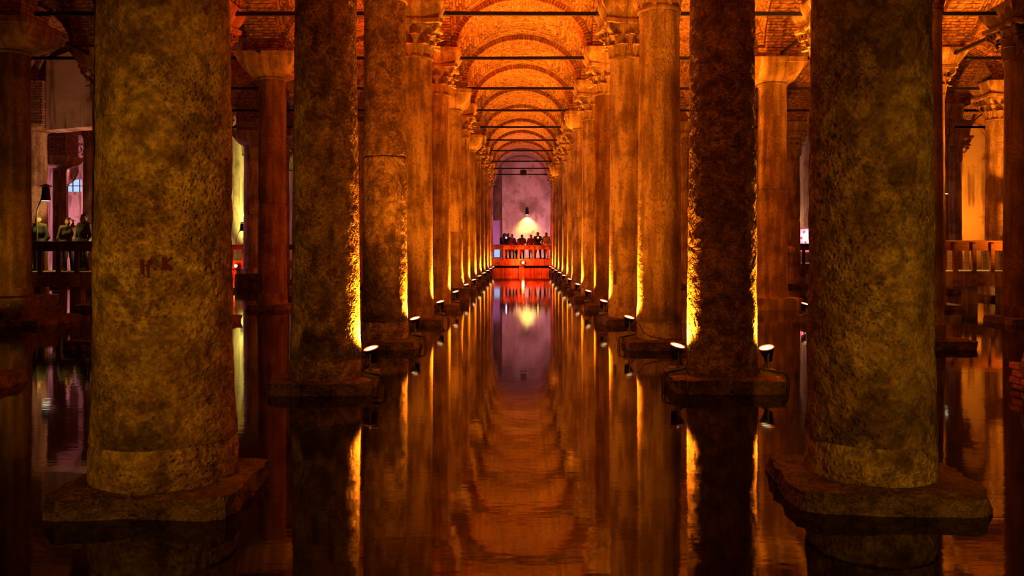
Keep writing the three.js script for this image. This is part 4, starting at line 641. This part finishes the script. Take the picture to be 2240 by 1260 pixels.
// pose: joints in metres, y up from the feet, facing +z (towards the camera)
function person(label, x, z, o) {
  const H = (o.h ?? 1.72) / 1.72, t = thing('person', label, 'person', [x, o.y ?? 1.0, z], o.turn ?? 0), s = (p) => p.map((v) => v * H), kn = o.kneel ? 0.42 : 0;
  const hipY = 0.92 - kn, sh = 1.42 - kn, lean = o.lean ?? 0, hd = [lean * 1.25, 1.6 - kn, 0.03 + (o.bow ?? 0)], neck = [lean, sh + 0.06, 0];
  const hands = o.hands ?? [[-0.2, 0.85, 0.1], [0.2, 0.85, 0.1]], el = [0, 1].map((i) => { const sx = i ? 1 : -1, a = [sx * 0.19 + lean, sh, 0], b = [hands[i][0], hands[i][1] - kn, hands[i][2]], m = [(a[0] + b[0]) / 2 + sx * 0.09, (a[1] + b[1]) / 2 - 0.07, (a[2] + b[2]) / 2 - 0.05]; return [a, m, b]; });
  const knees = o.kneel ? [[-0.13, 0.46, 0.2], [0.13, 0.08, 0.06]] : [[-0.1 - (o.step ?? 0), 0.48, 0.04], [0.1 + (o.step ?? 0), 0.48, 0.04]], ank = o.kneel ? [[-0.13, 0.08, 0.16], [0.13, 0.08, -0.36]] : [[-0.11 - (o.step ?? 0) * 1.5, 0.08, -0.02], [0.11 + (o.step ?? 0) * 1.5, 0.08, -0.02]];
  const torso = [[[-0.09, hipY, 0], [0.09, hipY, 0], 0.125, 0.125], [[0, hipY + 0.1, 0], [lean * 0.6, sh - 0.22, 0.01], 0.125, 0.135], [[lean * 0.6 - 0.07, sh - 0.2, 0.01], [lean - 0.1, sh - 0.05, 0], 0.12, 0.09], [[lean * 0.6 + 0.07, sh - 0.2, 0.01], [lean + 0.1, sh - 0.05, 0], 0.12, 0.09], [[lean - 0.15, sh - 0.01, 0], [lean + 0.15, sh - 0.01, 0], 0.07, 0.07]];
  const arms = el.flatMap(([a, m, b]) => [[a, m, 0.058, 0.044], [m, b, 0.044, 0.03]]), legs = [0, 1].flatMap((i) => [[[i ? 0.09 : -0.09, hipY - 0.02, 0], knees[i], 0.095, 0.062], [knees[i], ank[i], 0.06, 0.042]]);
  const feet = [0, 1].map((i) => o.kneel && i ? [[ank[i][0], 0.06, ank[i][2]], [ank[i][0], 0.03, ank[i][2] - 0.1], 0.04, 0.035] : [[ank[i][0], 0.045, ank[i][2] - 0.02], [ank[i][0] * 1.15, 0.035, ank[i][2] + 0.16], 0.045, 0.036]);
  const head = [[[hd[0], hd[1] - 0.02, hd[2]], [hd[0], hd[1] + 0.05, hd[2] - 0.015], 0.082, 0.09], [[hd[0], hd[1] - 0.085, hd[2] + 0.04], [hd[0], hd[1] - 0.03, hd[2] + 0.03], 0.042, 0.06], [[hd[0], hd[1] + 0.005, hd[2] + 0.08], [hd[0], hd[1] - 0.025, hd[2] + 0.1], 0.012, 0.018], [[hd[0] - 0.085, hd[1] - 0.02, hd[2]], [hd[0] - 0.087, hd[1] + 0.02, hd[2] - 0.01], 0.016, 0.018], [[hd[0] + 0.085, hd[1] - 0.02, hd[2]], [hd[0] + 0.087, hd[1] + 0.02, hd[2] - 0.01], 0.016, 0.018]], neckB = [[neck, [hd[0], hd[1] - 0.05, hd[2] - 0.02], 0.055, 0.052]];
  const up = (bs, e) => bs.map(([a, b, ra, rb]) => [s(a), s(b), (ra + e) * H, (rb + e) * H]), SC = [0.62 * H, 0.95 * H, 0.5 * H], C = [0, 0.88 * H, 0], skin = std({ name: 'skin', color: o.skin ?? tinted(0.3, 0.15, 0.1), roughness: 0.6 }), cloth = (c) => std({ name: 'cloth', color: tinted(...c) });
  const bodyG = [meshField(up([...torso, ...arms, ...legs, ...feet, ...neckB, ...head], 0), 64, SC, C, 0.03 * H)];
  for (const i of [0, 1]) { const [, m, b] = el[i], d = new THREE.Vector3(b[0] - m[0], b[1] - m[1], b[2] - m[2]).normalize(), q = new THREE.Quaternion().setFromUnitVectors(new THREE.Vector3(0, -1, 0), d), g = HAND.clone(); if (i === 0) g.scale(1, 1, 1); else { g.scale(-1, 1, 1); const p = g.attributes.position.array, n = g.attributes.normal.array; for (let v = 0; v < p.length; v += 9) for (const arr of [p, n]) for (let c = 0; c < 3; c++) { const y = arr[v + 3 + c]; arr[v + 3 + c] = arr[v + 6 + c]; arr[v + 6 + c] = y; } } g.scale(H, H, H).applyQuaternion(q).translate(...s(b)); bodyG.push(g); }
  const body = part('body', mergeGeometries(bodyG), skin, t);
  part('jacket', meshField(up([...torso, ...arms.map(([a, b, ra, rb], i) => i % 2 ? [a, [lerp(a[0], b[0], 0.9), lerp(a[1], b[1], 0.9), lerp(a[2], b[2], 0.9)], ra, rb + 0.008] : [a, b, ra, rb]), [[-0.1, hipY - (o.coat ?? 0.06), 0], [0.1, hipY - (o.coat ?? 0.06), 0], 0.12, 0.12], ...(o.hood ? [[[hd[0] - 0.02, hd[1] + 0.02, hd[2] - 0.05], [hd[0] + 0.02, hd[1] + 0.03, hd[2] - 0.05], 0.105, 0.105]] : [[[lean, sh + 0.05, -0.01], [lean, sh + 0.08, 0], 0.065, 0.06]])], 0.022), 52, SC, C, 0.04 * H), cloth(o.jacket), body);
  part('trousers', meshField(up([[[-0.08, hipY - 0.02, 0], [0.08, hipY - 0.02, 0], 0.125, 0.125], ...legs], 0.016), 48, SC, C, 0.03 * H), cloth(o.trousers ?? [0.02, 0.02, 0.028]), body);
  for (const f of feet) { const c = s([(f[0][0] + f[1][0]) / 2, 0.05, (f[0][2] + f[1][2]) / 2]); part('shoe', meshField(up([f], 0.012), 24, [0.16, 0.12, 0.2], c, 0.02 * H), cloth([0.02, 0.018, 0.016]), body); }
  if (!o.hood) part(o.hat ? 'hat' : 'hair', meshField(up([[[hd[0], hd[1] + 0.05, hd[2] - 0.05], [hd[0], hd[1] + 0.085, hd[2] - 0.025], 0.086, 0.078], ...(o.long ? [[[hd[0], hd[1], hd[2] - 0.07], [hd[0], hd[1] - 0.14, hd[2] - 0.07], 0.075, 0.06]] : [])], 0.01), 44, [0.25 * H, 0.3 * H, 0.25 * H], s([hd[0], hd[1], hd[2]]), 0.03), cloth(o.hair ?? [0.02, 0.015, 0.012]), body);
  if (o.scarf) part('scarf', new THREE.TorusGeometry(0.08 * H, 0.035 * H, 8, 18).rotateX(Math.PI / 2).translate(lean * H, (sh + 0.07) * H, 0.01), cloth(o.scarf), body);
  if (o.mask) part('face_covering', new THREE.SphereGeometry(0.068 * H, 14, 10).scale(1, 0.8, 0.7).translate(hd[0] * H, (hd[1] - 0.055) * H, (hd[2] + 0.06) * H), cloth([0.75, 0.72, 0.72]), body);
  if (o.pack) part('backpack', rbox(0.32, 0.46, 0.2, 0.06, lean * H + (o.pack > 1 ? -0.1 : 0), (sh - 0.2) * H, -0.22), cloth([0.015, 0.014, 0.02]), t);
  if (o.strap) part('bag_strap', new THREE.TorusGeometry(0.3, 0.022, 6, 30).scale(0.62, 1, 0.62).rotateZ(0.5).translate(0, (sh - 0.24) * H, 0), cloth([0.03, 0.02, 0.04]), t);
  return t;
}
const FZ = -57.05, PX = (px) => (px - 1141) / 1818 * 57.05;
person('person in a dark hooded coat with a backpack aiming a flashing camera', PX(1104), FZ, { jacket: [0.035, 0.02, 0.035], hood: 1, pack: 2, hands: [[-0.02, 1.38, 0.26], [0.12, 1.36, 0.26]], turn: 0.35, h: 1.72 });
person('person in pale clothes standing behind the one with the flashing camera', PX(1111), FZ - 0.6, { jacket: [0.35, 0.28, 0.34], trousers: [0.5, 0.5, 0.6], hair: [0.3, 0.24, 0.26], h: 1.72 });
person('person in a dark red jacket leaning on the far rail', PX(1120), FZ, { jacket: [0.16, 0.02, 0.02], hands: [[-0.16, 1.0, 0.28], [0.16, 1.0, 0.28]], h: 1.64 });
person('crouching person in dark red with head just above the rail', PX(1134), FZ, { jacket: [0.12, 0.018, 0.02], kneel: 1, h: 1.74, hands: [[-0.2, 1.34, 0.22], [0.2, 1.34, 0.22]] });
person('person in a dark coat with a pale face covering above the crouching one', PX(1142), FZ - 0.6, { jacket: [0.05, 0.02, 0.025], mask: 1, hat: 1, hands: [[-0.14, 1.1, 0.26], [0.16, 1.1, 0.26]], h: 1.62, coat: 0.2 });
person('shadowy person in grey standing back from the far rail', PX(1162), FZ - 1.2, { jacket: [0.06, 0.045, 0.05], h: 1.62, trousers: [0.2, 0.16, 0.18] });
person('tall person in a dark jacket with an orange light at the chest', PX(1176.5), FZ, { jacket: [0.03, 0.02, 0.018], hands: [[-0.04, 1.3, 0.26], [0.05, 1.3, 0.26]], step: 0.05, h: 1.78 });
person('person in a tan coat with a dark bag strap and scarf', PX(1195), FZ, { jacket: [0.5, 0.27, 0.12], strap: 1, scarf: [0.03, 0.02, 0.02], hands: [[-0.24, 0.9, 0.1], [0.2, 0.92, 0.14]], turn: -0.4, h: 1.75 });
for (const [x, z, label, o] of [[-15.4, -26.5, 'shadowy person in dark clothes on the dim walkway, beneath the pole lantern', { jacket: [0.03, 0.025, 0.02] }], [-14.5, -26.6, 'shadowy person in a brown coat standing on the dim walkway, middle of three', { jacket: [0.06, 0.04, 0.02], turn: 0.5, h: 1.66 }], [-13.9, -26.4, 'shadowy person in dark clothes on the dim walkway, closest to the lettered column', { jacket: [0.035, 0.03, 0.03], turn: -0.4, h: 1.76 }]]) person(label, x, z, o);
// what they hold
for (const [x, y, z, c, label, p] of [[PX(1107.5), 2.36, FZ + 0.33, tinted(0.4, 0.45, 1), 'camera with a blue white flash held by the hooded person', 0.35], [PX(1176.5), 2.37, FZ + 0.33, tinted(1, 0.32, 0.03), 'phone with an orange light held by the tall person', 0.25]]) {
  const t = thing(c.b > 0.5 ? 'camera' : 'phone', label, c.b > 0.5 ? 'camera' : 'phone', [x, y, z]); part('case', c.b > 0.5 ? rbox(0.14, 0.1, 0.07, 0.012) : rbox(0.08, 0.16, 0.012, 0.005), M.iron, t);
  if (c.b > 0.5) part('lens_barrel', new THREE.CylinderGeometry(0.035, 0.038, 0.08, 16).rotateX(Math.PI / 2).translate(0, -0.01, 0.06), M.iron, t);
  part('flash', new THREE.SphereGeometry(0.06, 10, 6).translate(0.0, 0.07, 0.05), glow('flash', c, 5), t); const L = new THREE.PointLight(c, p, 0, 2); L.position.set(0, 0.07, 0.14); L.castShadow = true; t.add(L);
}

renderer.render(scene, camera);
